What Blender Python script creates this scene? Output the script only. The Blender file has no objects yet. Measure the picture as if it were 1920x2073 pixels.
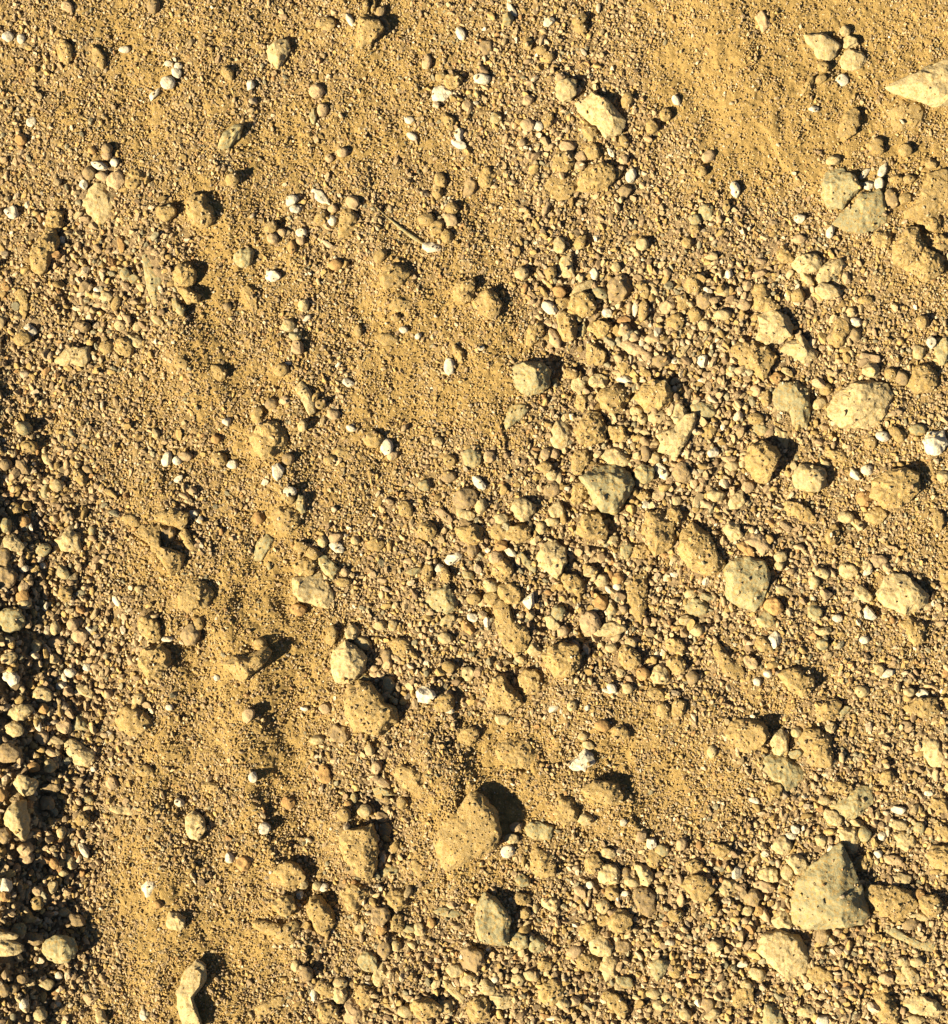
import bpy, math, random
import numpy as np
from mathutils import Vector
from mathutils.bvhtree import BVHTree

# ------------------------------------------------------------------ scene, camera, light
C = bpy.context.scene.collection
sc = bpy.context.scene
rng = np.random.default_rng(11)
random.seed(11)
S = 0.0005                      # metres of ground per pixel of the photograph
CX, CY = 960.0, 1036.5
CAM_H = 2.0

cam = bpy.data.cameras.new('camera')
cam.sensor_fit = 'VERTICAL'; cam.sensor_height = 36.0
cam.lens = 36.0 * CAM_H / (2073 * S)
cam.clip_start = 0.05; cam.clip_end = 500.0
co = bpy.data.objects.new('camera', cam); C.objects.link(co)
co.location = (0, 0, CAM_H)
sc.camera = co

SUN_EL, SUN_AZ = 34.0, 27.0     # the sun stands to the left and a little below
sx = -math.cos(math.radians(SUN_AZ)) * math.cos(math.radians(SUN_EL))
sy = -math.sin(math.radians(SUN_AZ)) * math.cos(math.radians(SUN_EL))
sz = math.sin(math.radians(SUN_EL))
w = bpy.data.worlds.new('World'); sc.world = w; w.use_nodes = True
nt = w.node_tree; nt.nodes.clear()
sky = nt.nodes.new('ShaderNodeTexSky'); sky.sky_type = 'NISHITA'; sky.sun_disc = False; sky.air_density = 0.35; sky.dust_density = 0.2
sky.sun_elevation = math.radians(SUN_EL); sky.sun_rotation = math.atan2(sx, sy)
bg = nt.nodes.new('ShaderNodeBackground'); bg.inputs['Strength'].default_value = 0.05
ow = nt.nodes.new('ShaderNodeOutputWorld')
nt.links.new(sky.outputs[0], bg.inputs[0]); nt.links.new(bg.outputs[0], ow.inputs[0])
sl = bpy.data.lights.new('sun', 'SUN'); sl.energy = 5.0; sl.angle = math.radians(0.5); sl.color = (1.0, 0.915, 0.76)
so = bpy.data.objects.new('sun', sl); C.objects.link(so)
so.rotation_euler = Vector((sx, sy, sz)).to_track_quat('Z', 'Y').to_euler()
sc.view_settings.view_transform = 'Standard'; sc.view_settings.look = 'None'
sc.view_settings.gamma = 1.0; sc.view_settings.use_curve_mapping = False
sc.view_settings.exposure = 1.72

# ------------------------------------------------------------------ numeric helpers
def _h(ix, iy, iz, seed):
    n = (ix.astype(np.int64) * 374761393 + iy.astype(np.int64) * 668265263 + iz.astype(np.int64) * 2147483647 + seed * 974634777) & 0xffffffff
    n = ((n ^ (n >> 13)) * 1274126177) & 0xffffffff
    n = ((n ^ (n >> 15)) * 2246822519) & 0xffffffff
    return ((n ^ (n >> 16)) & 0xffff) / 65535.0 * 2 - 1

def noise2(x, y, seed=0):
    ix, iy = np.floor(x), np.floor(y); fx, fy = x - ix, y - iy
    ux, uy = fx * fx * (3 - 2 * fx), fy * fy * (3 - 2 * fy)
    z = np.zeros_like(ix)
    a, b, c, d = _h(ix, iy, z, seed), _h(ix + 1, iy, z, seed), _h(ix, iy + 1, z, seed), _h(ix + 1, iy + 1, z, seed)
    return (a * (1 - ux) + b * ux) * (1 - uy) + (c * (1 - ux) + d * ux) * uy

def noise3(p, seed=0):
    i = np.floor(p); f = p - i; u = f * f * (3 - 2 * f); r = 0
    for dx in (0, 1):
        for dy in (0, 1):
            for dz in (0, 1):
                wt = (u[:, 0] if dx else 1 - u[:, 0]) * (u[:, 1] if dy else 1 - u[:, 1]) * (u[:, 2] if dz else 1 - u[:, 2])
                r = r + wt * _h(i[:, 0] + dx, i[:, 1] + dy, i[:, 2] + dz, seed)
    return r

# how coarse the gravel lies, cell by cell of about 6 cm (0 bare sand, 9 loose pebbles)
COARSE = np.array([[float(c) for c in r.split()] for r in '''
4 3 2 3 4 3 3 3 4 5 4 1 2 1 1 2
4 3 2 3 4 3 2 4 5 5 4 1 1 1 1 1
4 4 3 3 2 3 2 4 5 5 5 3 1 1 2 2
5 6 5 2 3 4 5 3 4 5 5 5 5 3 4 4
5 7 7 1 3 4 3 3 4 6 6 6 6 5 4 3
5 6 6 1 3 4 1 2 2 7 7 7 7 6 5 4
5 5 3 2 2 4 2 2 1 6 8 8 7 5 5 4
6 5 4 3 3 4 2 4 4 5 8 8 7 5 4 4
7 6 3 6 2 3 5 5 5 7 7 7 6 5 4 4
8 6 3 3 1 4 5 6 6 7 7 6 5 5 5 4
8 7 4 2 1 2 6 5 6 6 6 6 5 5 5 5
9 7 4 2 1 3 6 5 4 4 4 5 4 4 5 5
9 7 3 3 1 4 5 2 2 3 2 2 4 5 5 5
9 6 3 4 2 3 5 2 1 3 3 3 4 6 6 6
9 5 1 4 2 4 6 3 3 5 6 6 7 5 6 6
8 5 1 2 2 4 5 6 5 6 7 7 7 6 6 6
8 5 2 2 3 6 6 7 7 7 7 7 6 6 7 6'''.strip().split('\n')])

def coarse(px, py):
    px = px + 22 * noise2(px / 60, py / 60, 5); py = py + 22 * noise2(px / 60, py / 60, 6)
    gx = np.clip(px / 120 - 0.5, 0, 14.999); gy = np.clip(py / 122 - 0.5, 0, 15.999)
    ix, iy = gx.astype(int), gy.astype(int); fx, fy = gx - ix, gy - iy
    g = COARSE
    v = (g[iy, ix] * (1 - fx) + g[iy, ix + 1] * fx) * (1 - fy) + (g[iy + 1, ix] * (1 - fx) + g[iy + 1, ix + 1] * fx) * fy
    return np.clip(v + 1.3 * noise2(px / 38, py / 55, 8) + 0.7 * noise2(px / 17, py / 20, 9), 0, 9)

# the ridges of blown sand and the banks: points, height, width of the left and of the right flank
RIDGES = [
    ([(1440, -300), (1445, 60), (1470, 130), (1530, 230)], 20, 60, 150),
    ([(-260, 500), (-120, 950), (-55, 1300), (-40, 1700), (-50, 2400)], 84, 150, 125),
    ([(300, 440), (345, 560), (370, 660), (420, 780)], 20, 50, 48),
    ([(440, 1130), (485, 1280), (510, 1400), (480, 1600)], 26, 60, 60),
    ([(330, 1010), (360, 1160), (330, 1320), (350, 1500)], 20, 60, 45),
    ([(895, 1540), (905, 1640), (900, 1730)], 26, 62, 40),
    ([(710, 1660), (735, 1760), (760, 1850)], 20, 48, 34),
    ([(560, 1720), (575, 1830), (600, 1900)], 18, 70, 26),
    ([(310, 1640), (340, 1800), (340, 1950), (360, 2300)], 22, 70, 70),
    ([(950, 500), (975, 620), (1010, 800)], 16, 80, 45),
    ([(780, 500), (820, 600)], 12, 45, 35),
    ([(430, -200), (410, 130), (440, 330), (480, 480)], 17, 130, 70),
    ([(720, -100), (745, 100)], 18, 42, 34),
    ([(590, 700), (610, 850)], 12, 40, 35),
    ([(1090, 1570), (1180, 1590), (1260, 1640)], 18, 55, 28),
    ([(1180, 1400), (1400, 1440), (1540, 1560)], 12, 80, 60),
    ([(870, 1380), (900, 1480)], 14, 50, 40),
    ([(560, 960), (600, 1100)], 14, 60, 40),
    ([(190, 100), (215, 330)], 10, 60, 60),
]
def seg(px, py, pts, h, wl, wr):
    best = np.full(px.shape, 1e9); sg = np.ones(px.shape)
    for (x0, y0), (x1, y1) in zip(pts[:-1], pts[1:]):
        dx, dy = x1 - x0, y1 - y0; L = dx * dx + dy * dy
        t = np.clip(((px - x0) * dx + (py - y0) * dy) / L, 0, 1)
        qx, qy = px - x0 - t * dx, py - y0 - t * dy
        d = np.hypot(qx, qy); m = d < best
        best = np.where(m, d, best); sg = np.where(m, np.sign(dx * qy - dy * qx) * -1, sg)
    wd = np.where(sg < 0, wl, wr)
    return h * np.exp(-(best / wd) ** 2)

def base_h(px, py):
    h = np.zeros(px.shape)
    jx = px + 22 * noise2(px / 55, py / 60, 21) + 8 * noise2(px / 17, py / 19, 22); jy = py
    for pts, hh, wl, wr in RIDGES:
        h += seg(jx, jy, pts, hh * (1 if hh > 60 else .78), wl, wr)
    h += 6.0 * noise2(px / 120, py / 190, 31) + 4.0 * noise2((px + py * .15) / 48, py / 85, 32)
    h += 3.2 * noise2(px / 23, py / 30, 33)
    return h

# ------------------------------------------------------------------ stones seen in the photograph
DATA = '''
T 0 0
p t .35 620,1500 660,1410 720,1360 790,1375 870,1480 845,1560 800,1640 740,1685 660,1600 | flat rhombus-shaped buff stone with dark specks
e 865 1350 120 130 90 r p | rounded pinkish tan pebble
e 1005 1340 160 120 60 r s | egg-shaped sandy pebble with a sharp shadow
p s .75 1400,1500 1440,1450 1520,1455 1590,1540 1610,1640 1540,1700 1440,1690 1395,1590 | tall humped sandy stone throwing a wide dark shadow
e 480 380 180 110 100 r s | half-buried oval sandy stone
e 740 425 175 80 -62 l s
e 935 370 80 50 0 r w
e 1260 620 100 90 0 r w | pale round pebble in a small cluster
e 1160 705 120 50 45 l w | pale finger-shaped pebble
e 1325 545 85 65 -60 r w
e 1335 495 60 50 0 r w
e 1265 475 60 40 0 r w
e 1705 550 110 70 -50 r s
e 1730 1020 260 115 52 l g .7 | long leaning stone with a grey shaded flank
e 60 275 80 70 0 r w
e 160 290 70 60 90 r w
e 505 50 90 70 -30 r p
e 155 1045 80 80 0 r o
e 235 910 70 85 0 a w
e 750 1240 130 60 -25 a w
e 860 1215 70 60 0 a w
e 770 1315 110 70 -20 a p | rosy angular pebble
e 665 1295 90 90 0 r b
e 625 1380 60 75 0 a w
e 800 1165 70 60 0 r p
e 690 1125 60 60 0 r o
e 800 1115 75 70 0 r b
e 410 1650 150 125 70 r s | lumpy sandy stone
e 1240 1590 110 150 90 r s | half-buried sandy stone
e 1740 1340 95 90 0 r s
e 1150 45 90 100 0 r b
e 90 1590 110 100 0 a w
T 475 0
p t .7 235,380 280,320 340,290 400,300 415,370 385,430 325,515 290,480 260,430 | heart-shaped pale buff stone
e 615 685 105 100 0 r p | round pinkish brown pebble
p s .55 930,120 1000,125 1080,150 1115,200 1070,275 1000,330 915,350 905,260 920,190 | stone caked in yellow sand with a steep right side
e 1120 170 90 50 -40 r b
e 1090 90 95 60 60 r b
e 860 145 110 50 -60 l w
e 1038 55 95 42 80 l s
e 985 55 125 50 85 l s
e 680 175 120 90 0 r s
e 1550 700 145 115 10 r w | cream rounded pebble
e 1635 600 130 125 0 r s | ball-like sandy pebble
e 1545 575 80 80 0 r s
e 1440 465 110 65 80 r p
e 1600 905 150 80 -60 l s
e 1740 790 90 105 0 a p
e 1310 900 65 50 0 r w
e 1330 1020 80 50 -30 r w
e 1690 250 95 60 -60 r w
e 120 640 60 85 0 a w
e 810 1140 80 70 0 r p
e 710 1185 65 60 0 r p
e 660 820 85 90 0 r p
e 588 870 110 50 90 a g
e 650 1480 175 70 -40 l w | bright cream elongated chip
p s .55 785,1620 820,1570 880,1560 918,1620 900,1720 850,1780 780,1775 785,1690 | upright oblong sandy stone
e 885 1510 95 90 0 a p
e 735 1560 70 60 0 r p
e 730 1650 75 70 0 r w
e 650 1630 120 95 80 r s
e 435 1500 100 80 30 a w
e 455 1565 80 60 0 r w
e 285 1785 80 75 0 r p | rusty pink rounded pebble
e 500 1740 75 65 0 r w
e 355 1740 60 60 0 r p
e 275 1700 90 80 0 r s
e 495 1800 65 60 0 r p
e 430 1850 90 60 90 r o
e 1435 1640 115 90 0 r s
e 1620 1650 110 100 0 a p | rosy faceted pebble
e 1515 1700 120 95 40 r s
e 1625 1560 90 80 0 r s
e 1590 1770 80 95 0 r s
e 1465 1845 150 80 -10 a w | bright white chalky pebble
e 1540 1350 115 80 -70 r s
e 1520 1440 75 85 0 r s
e 1770 1400 140 110 60 a b | dull brown angular pebble
e 1680 1000 65 100 0 a w
e 1680 1080 125 60 -20 a w
T 950 0
e 728 668 175 150 60 r t | smooth rounded pale grey-buff stone
p t .6 800,770 860,745 920,685 1000,715 1090,800 1175,895 1140,985 1020,1020 955,945 880,905 820,830 | wedge-shaped slab with a bright ridge and darker flat top
e 905 990 140 100 -50 r s
e 735 1100 115 90 -10 r p | smooth rose-white pebble
e 925 1130 115 120 0 r s | round sandy pebble
e 705 1215 165 160 0 r s | domed sandy stone
p s .6 808,1420 830,1300 900,1240 1000,1210 1080,1230 1105,1310 1060,1380 960,1442 870,1440 | broad pitted sandy stone
e 675 1410 230 160 0 r s .35 | low dusty mound of a stone with a pale tip
e 835 1170 75 115 90 a p
e 830 1240 75 65 0 r p
e 1060 1140 75 40 -60 r w
e 1155 1195 70 65 0 r p
e 1160 1060 95 60 -60 r s
e 1185 755 110 90 80 r s | knobbly sandy pebble
e 440 940 105 90 0 r p | tan pebble with a rosy face
e 200 885 85 80 0 r g
e 590 900 120 75 60 r s
e 520 945 75 65 0 r w
e 95 590 115 80 0 r w | cream flattened pebble
e 290 140 90 110 0 a g | grey angular pebble
e 320 75 120 42 -60 l w
e 600 165 85 65 30 r w
e 825 145 115 70 30 r s
e 835 210 90 70 0 r s
e 440 330 85 85 0 a s
e 540 375 80 65 0 r s
e 595 430 85 80 0 r s
e 680 580 75 62 20 r p
e 125 350 110 100 0 r b
e 130 1325 150 110 80 r s | upright oval sandy pebble
e 440 750 80 70 0 r p
e 1210 1315 105 72 70 r w
e 1170 1430 110 110 0 a b | dark brown rough pebble
e 1370 945 90 105 0 a s
e 1550 750 80 55 -60 r w
e 1470 860 85 90 0 r s
e 1790 1170 100 75 25 r p
e 1780 1580 130 120 0 a g | grey-green rough pebble
e 1690 1640 90 75 0 r g
e 1690 1712 75 65 0 r s
e 1740 1280 75 75 0 r s
e 835 1810 110 85 50 a s
T 1420 0
p p .6 400,120 460,80 510,150 520,190 460,245 425,190 | angular pinkish block leaning to the right
p t .6 775,265 850,245 930,255 1000,290 1055,335 1010,420 960,460 880,430 820,350 | broad buff stone with a bright left face
e 1115 312 125 95 0 a t | squarish tan pebble
e 1075 235 75 70 0 r t
e 1130 445 195 155 -10 a t .3 | flat broad tan stone
e 798 640 165 70 62 a s | narrow wedge-shaped pebble
e 895 590 85 62 30 r s
e 910 500 85 75 0 r s
e 1055 600 110 80 30 a w .25
e 840 815 82 45 0 a w | small white chip
p s .55 1030,960 1080,860 1150,805 1190,840 1190,930 1145,1000 1075,1050 1020,1030 | oblong sandy stone with a dark right edge
e 1310 1090 135 100 -30 r s
p t .6 1390,650 1560,560 1760,465 1860,440 1990,520 1960,740 1780,785 1640,750 1480,700 | big angular pale slab cut by the right edge of the picture
p s .35 1410,830 1500,745 1600,765 1672,820 1660,905 1580,960 1440,970 | flat sandy plate beneath the big slab
e 1525 1125 100 90 0 r s
p g .5 910,1380 960,1275 1060,1258 1150,1310 1192,1390 1170,1450 1100,1510 1060,1570 960,1545 912,1470 | olive-grey rounded stone
p g .4 990,1670 1080,1575 1200,1450 1330,1420 1395,1560 1390,1660 1290,1720 1180,1740 1060,1712 | grey trapezoid-shaped stone
e 1420 1490 145 100 -80 r b | brownish upright pebble
p s .45 1510,1580 1600,1530 1660,1400 1700,1300 1830,1270 1950,1350 1950,1560 1820,1590 1640,1632 1550,1620 | broad dusty slab reaching the right edge
e 1725 1655 190 115 0 a s
p s .6 1440,1830 1540,1705 1635,1690 1650,1780 1700,1850 1640,1990 1560,2020 1450,1960 | pyramid-shaped sandy stone
e 1350 1790 140 135 0 r s | rough sandy stone
e 1795 1815 150 120 0 r s
e 1250 1385 85 70 0 a w
e 1330 1372 70 85 0 a w
e 1225 1300 95 50 45 a w
e 1355 1280 90 60 60 r w
e 1460 1340 95 62 0 r s
e 1555 1340 85 62 0 r s
e 1525 1490 105 70 20 r s
e 1720 1230 85 72 0 r s
e 990 1200 105 70 15 r t
e 970 1730 105 60 70 a w | pale wedge-shaped chip
e 740 1635 85 72 0 a w | bright pinkish white pebble
e 730 1790 105 70 0 a p
e 252 1415 110 70 -80 r w
e 190 1545 62 90 0 a s
T 0 475
p s .9 218,170 250,90 300,10 350,-70 400,-50 440,40 420,110 370,190 345,270 290,300 235,260 | dark brown standing stone shaped like a tilted blade
p g .3 1070,180 1110,150 1160,200 1220,280 1215,370 1190,450 1180,540 1150,520 1110,440 1085,320 | flat grey-green slab edge poking out of the sand
p s .85 1300,370 1390,380 1440,420 1500,450 1490,515 1400,510 1340,440 | knobbly sandy stone at the foot of a tall shadow
e 1380 300 170 150 60 r s .7 | mounded lump of caked sand
p g .6 1285,480 1320,470 1345,520 1390,550 1370,610 1330,590 1295,550 | small grey-white shard
p t .5 405,940 450,900 480,855 560,840 660,840 668,930 620,985 560,980 520,970 490,1000 440,990 | bone-shaped pale yellow stone
p w .6 178,695 215,660 270,700 280,735 240,762 215,740 | small bright white quartz pebble
e 170 780 120 110 0 r s | brown pebble behind the white quartz one
e 165 490 180 95 -70 r s .35
e 620 685 115 85 -10 a b | brown pebble with a rusty edge
e 910 80 120 60 -80 l o | ochre elongated pebble
e 940 290 80 95 0 a g
e 1000 330 90 70 0 a g
e 800 465 95 65 0 r t
e 870 510 110 60 70 r s
e 735 530 80 60 10 a p
e 730 415 55 50 0 r w
e 630 390 100 60 50 l b
e 900 680 80 70 0 r t
e 1010 790 150 85 -35 a t | crumbly tan pebble
e 800 840 105 90 0 r s
e 920 840 150 120 -40 r s
e 1030 690 80 60 30 a t
e 215 1580 120 90 0 r s | rounded grey-brown pebble
e 180 1450 110 90 0 r g .9 | dark pebble in its own shadow
e 1170 1490 90 60 -60 a t
e 1175 635 90 60 -30 r t
e 355 1680 90 60 -50 r t
e 165 1730 150 80 -50 a b | reddish brown slanting pebble
e 45 1720 80 80 0 r b
e 1250 1680 110 70 80 r w | cream tooth-shaped pebble
e 1325 1690 65 60 0 r w
e 1390 1660 100 65 0 r p
e 1640 1680 110 90 0 r s
e 1740 1720 75 60 0 r w
e 1700 1400 65 65 0 a w | milky white pebble
e 1615 1530 70 60 0 r o
e 1640 1030 130 90 -50 r s .3
e 1355 960 100 70 -30 r s .3
e 45 390 70 60 -20 r o
e 655 1760 80 50 -30 r b
e 1705 540 60 60 0 r b
T 475 475
e 72 168 145 130 30 r g | grey-olive rounded stone
e 290 310 120 95 -20 a w | crumbly whitish pebble
e 125 470 200 95 -60 l s .4 | sand-crusted ridge-like stone
e 405 680 95 80 0 r t
e 460 755 100 80 0 a g
e 467 850 100 105 0 a p | flat pinkish triangular pebble
e 545 625 70 38 35 r w
e 350 1010 105 90 0 r s
e 275 1265 90 80 0 r b
e 380 1240 75 60 0 r p
p t .6 450,1150 490,1090 540,1120 600,1240 600,1320 560,1350 500,1250 | narrow grey-buff tooth-shaped stone
e 640 1270 90 70 20 r s
p s .65 115,1510 170,1420 250,1395 330,1400 390,1500 370,1590 290,1660 200,1680 140,1600 | large rounded sandy stone with a dark hollow on its crown
e 175 1350 130 90 70 r s
e 740 1345 95 75 -20 r p
e 1090 160 110 70 50 r s
p s .5 1080,310 1130,240 1180,215 1260,230 1310,290 1240,370 1140,400 1095,370 | knobbly tan stone ringed by coarse grit
p s .45 1150,560 1190,480 1240,470 1340,500 1320,550 1240,580 | sandy lump casting a jagged black shadow
e 1145 780 150 90 0 r s .4 | low sandy pebble with a notched edge
e 1265 712 62 50 0 r w
e 1375 760 50 40 40 r w
e 925 720 60 85 0 r s
e 460 650 1 1 0 r s
p s .6 1640,420 1660,370 1720,350 1790,320 1810,390 1780,480 1720,520 1650,490 | split-faced tan stone with a cream left side
e 1670 880 160 80 -60 a s .7 | crooked sandy pebble with a black hollow behind it
e 1605 985 75 115 0 r w .4 | smooth cream pebble
e 755 225 100 75 0 r o
e 1040 1535 135 115 -20 r s | plump yellow sandy pebble
e 1140 1590 90 110 0 r w | cream almond-shaped pebble
e 1185 1650 90 60 40 r p
e 870 1450 75 50 -20 a w
e 850 1110 90 60 -20 a w
e 800 1640 160 100 0 r s .35
e 715 1690 90 75 0 r s
p w .6 280,1730 330,1710 370,1750 360,1800 320,1845 285,1800 | pale greenish white pebble
e 400 1680 90 80 0 r b
e 1780 1680 150 130 30 r g | grey crumbly pebble
e 1610 1690 90 80 0 r s
e 1520 1550 75 65 0 r t
e 1600 1810 110 80 0 r b
e 520 530 90 90 0 a t
e 510 1430 70 80 0 r t
e 1210 620 70 60 0 r s
T 950 475
p s .6 20,500 80,430 150,400 220,460 240,520 215,590 160,630 100,610 50,560 | smooth sandy stone rising out of a bright sand patch
e 85 850 60 40 20 a w | tiny bright white chip
e 675 80 90 105 0 a t
e 825 55 100 90 0 r s
p t .55 665,240 700,150 770,130 780,200 790,310 715,320 670,290 | upright rectangular tan stone
e 612 290 95 110 0 a s
e 395 290 100 90 0 r t
e 1295 70 90 90 0 r t
e 1630 60 70 80 0 r s
e 1100 245 70 70 0 r t
e 935 295 60 85 0 r w
e 1120 400 200 170 70 r b .7 | dome-shaped brown stone with a dark hollow in front
e 980 440 120 80 -20 r g | dark grey-green oval pebble
e 675 420 115 85 -30 a o | ochre angular pebble
e 845 400 200 70 30 a t
e 850 520 190 180 0 r s .7 | rough yellow ball-shaped stone
e 700 510 110 85 0 r s
e 605 550 125 75 -35 r w | creamy oval pebble
e 730 680 220 140 -80 r s .7 | upright potato-shaped sandy stone
e 985 710 170 150 0 a s .7 | angular sandy stone with a dark right side
e 490 745 180 140 60 r s .65 | ridge-backed sandy stone
e 640 780 140 75 -65 r p
e 810 625 95 45 -50 l g
e 940 620 110 45 40 l b
e 855 710 110 50 85 l g
e 1035 585 72 65 0 r w | small round white pebble
e 1245 560 110 45 85 l w
e 1305 570 150 70 85 r s
e 1295 410 140 85 -60 r s
e 1160 710 95 95 0 r p
e 1230 765 75 75 0 r p
e 1480 535 140 105 30 r p | glossy-looking pinkish oval pebble
e 1595 500 100 110 0 a s
e 1680 370 130 120 50 r s | pale rounded stone
e 1755 495 115 130 0 r b | dark brown round pebble
e 1785 415 75 45 -30 a w | jagged white chip
e 1550 650 125 115 0 r s
e 1690 600 95 95 0 r s
e 1760 680 85 75 0 r t
e 1225 855 190 95 -20 a p | translucent pinkish grey chip
e 1330 910 80 65 0 r p
e 955 900 200 170 -50 a s .6 | tilted block-like sandy stone
e 1160 980 170 100 -85 r s
e 1175 1090 140 60 -10 a w
e 1435 945 130 100 20 r b
e 1595 870 140 60 40 l t
e 1540 945 60 60 0 a w
e 1745 945 90 95 0 a w
p g .75 315,1040 350,970 420,960 540,950 610,1020 600,1110 560,1180 470,1205 390,1190 345,1130 | large pale grey-green stone half sunk at the edge of the sand
p g .55 255,1390 290,1300 350,1260 430,1270 450,1310 400,1370 330,1410 280,1465 | grey arrowhead-shaped stone pointing down
e 765 1040 105 75 -10 r s
e 812 1125 125 115 0 a t | pale block-shaped pebble
e 975 1100 160 120 0 a t | blunt three-sided buff pebble
e 840 1270 110 150 0 a s | tan faceted pebble
p s .6 955,1220 1000,1150 1100,1125 1190,1150 1200,1230 1160,1320 1080,1340 990,1300 | bulky gritty yellow stone
p s .65 1240,1220 1290,1130 1370,1080 1480,1090 1540,1180 1520,1260 1420,1310 1320,1310 | largest rugged stone of the gravel cluster
e 1290 1380 75 75 0 r t
e 1410 1360 130 100 0 r t
e 1250 1320 90 75 0 r t
p s .6 785,1470 830,1380 900,1325 980,1340 1035,1440 1020,1540 920,1580 820,1560 | big rounded golden sandy stone
e 1120 1480 165 130 -20 a s | mitten-shaped sandy stone
e 680 1500 250 140 80 a t .5 | long pale slab-like stone
e 835 1690 190 130 75 r s | smooth tan upright stone
e 1100 1670 200 130 -15 r t .6 | bean-shaped tan stone
e 570 1640 70 80 0 r p
e 640 1640 70 70 0 r p
e 150 1660 80 90 0 r p
e 570 1740 110 75 0 r s
e 620 1800 80 75 0 r t
e 1320 1640 75 110 0 r b
e 1390 1670 75 80 0 r t
e 1570 1340 110 150 0 r t .7
p t .55 1390,1500 1460,1460 1530,1440 1610,1350 1695,1330 1690,1460 1630,1560 1560,1650 1490,1640 1420,1620 1440,1560 | pale jagged boot-shaped stone
e 1760 1310 190 120 -10 r g .6 | grey-brown elongated stone
e 1790 1480 140 110 50 r s
e 1440 1770 140 85 -50 a w | white crumbly shard
e 1590 1780 160 130 -60 r b
p g .7 830,1810 950,1740 1100,1730 1200,1790 1240,1870 1180,1990 1090,2090 990,2080 930,2000 880,1900 | broad grey-topped stone with a flat sandy top
e 1310 1790 150 140 0 r g .6 | dark grey stone in shadow
T 1420 475
e 795 215 200 150 0 r t .65 | pale yellow lumpy stone
p t .65 862,330 880,250 960,190 1050,180 1080,230 1040,300 960,350 880,365 | split two-lobed tan stone
e 955 425 190 115 -5 r t .65 | cream lumpy oval stone
e 625 160 140 110 -20 r s
e 440 290 120 55 25 l p
e 210 290 60 80 0 a w
e 790 330 140 60 -50 l t
e 725 460 95 100 0 r s
e 1085 325 65 90 0 a p
e 1670 215 250 240 0 r s .5 | large round dusty boulder-like stone
p s .7 375,450 400,380 460,360 520,400 530,470 600,540 540,600 480,580 420,560 | crumbly sandy stone wedged above another
p t .75 415,600 470,580 540,560 640,600 690,690 680,760 600,800 500,815 415,780 440,700 | angular squared-off buff stone
p t .7 605,870 640,810 710,780 740,740 800,790 890,880 880,920 780,970 720,930 | whitish gritty blocky stone
p s .55 220,860 270,800 380,800 490,830 580,910 500,1020 470,1090 400,1030 280,970 235,920 | broad kite-shaped sandy stone
e 1035 740 260 140 70 a s .5 | long upright tan slab
e 1155 655 85 60 -10 r w
e 1155 750 75 90 0 r b
e 560 1070 110 90 0 a o | orange-tinted pebble
e 645 1030 110 50 -35 l t
e 1280 1010 145 125 0 a t | five-sided tan pebble
e 1265 920 160 70 -10 a p
e 1500 1080 100 110 0 r b | smooth brown pebble
e 1415 1040 90 80 0 r s
e 1665 1080 210 210 0 r s .55 | bulky yellow-brown stone with vertical sides
p g .45 540,1180 600,1110 720,1100 810,1150 820,1280 800,1440 690,1420 660,1320 560,1320 | flat grey-green slab dusted with sand
p t .45 955,1290 1020,1190 1130,1110 1270,1080 1400,1120 1450,1200 1380,1300 1330,1420 1200,1450 1060,1440 960,1350 | widest smooth stone, bean-shaped and tan
e 935 1160 90 85 0 r s
e 880 1265 115 75 30 r t
e 410 1380 110 80 0 r s
e 445 1465 140 90 -10 a g | light grey angular pebble
e 600 1500 170 100 -40 a t
e 490 1225 75 120 0 a s
e 410 1165 80 80 0 r p
e 1615 1460 120 85 0 r g | grey-olive oval pebble
e 1460 1490 120 90 -30 r s
e 1360 1510 110 75 -20 a w
e 1270 1560 80 90 0 r s
p w .6 1655,1550 1700,1480 1830,1460 1850,1570 1800,1640 1720,1660 1680,1600 | bright white chalk stone at the right edge
e 1625 880 90 100 0 r t
e 1720 810 85 90 0 a w
e 1810 870 110 200 0 r g .5
e 1005 1645 160 100 -20 a s
p s .85 340,1680 370,1580 460,1550 560,1590 590,1650 550,1760 490,1850 420,1840 350,1750 | ridge-topped stone with a sharp shaded right flank
e 225 1730 100 80 0 r t
e 90 1630 80 80 0 a w
e 210 1680 110 60 -10 a p
e 1240 1760 80 75 0 r w | small bright round pebble
e 1150 1800 90 60 -50 a w
e 925 1710 110 50 -40 a t
e 1810 1810 90 80 0 r t
e 280 1700 1 1 0 r s
e 60 1300 1 1 0 r s
e 315 525 105 80 0 r p
e 170 430 90 65 20 r t
e 160 600 120 80 0 r t
e 1230 490 100 60 0 r s
e 1655 655 90 90 0 r s
e 1120 580 70 70 0 r t
T 0 950
e 428 120 100 85 0 r t
e 340 165 70 95 0 a g
e 600 60 130 75 -60 r s
e 830 180 110 45 -30 a s
e 105 310 110 110 0 r s | yellowish round pebble near the left edge
e 45 430 90 110 0 a g | bluish grey pebble at the left edge
e 110 560 160 120 -30 a t | cream scratched pebble
e 180 390 85 80 0 r o
p t .6 410,530 470,470 540,455 605,500 612,600 560,615 460,610 | pale yellow-green blocky stone
e 690 460 55 70 0 r g
e 320 605 120 85 20 r g
e 30 660 90 140 0 r b
e 40 810 140 150 0 r b | brown rough stone at the left edge
e 475 770 110 90 -40 a g
e 320 720 55 50 0 r w
e 250 690 55 50 0 r o
e 185 745 75 55 0 a w
e 180 880 95 65 45 r p
e 175 960 110 100 70 r o
e 185 1010 90 70 0 r t
e 495 930 100 120 0 r s
e 75 1130 210 180 0 r g .5 | large crumbly grey-green stone at the dark left edge
e 545 1160 80 85 0 r p
e 600 1245 105 115 -60 r p | smooth rosy oval pebble
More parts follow.
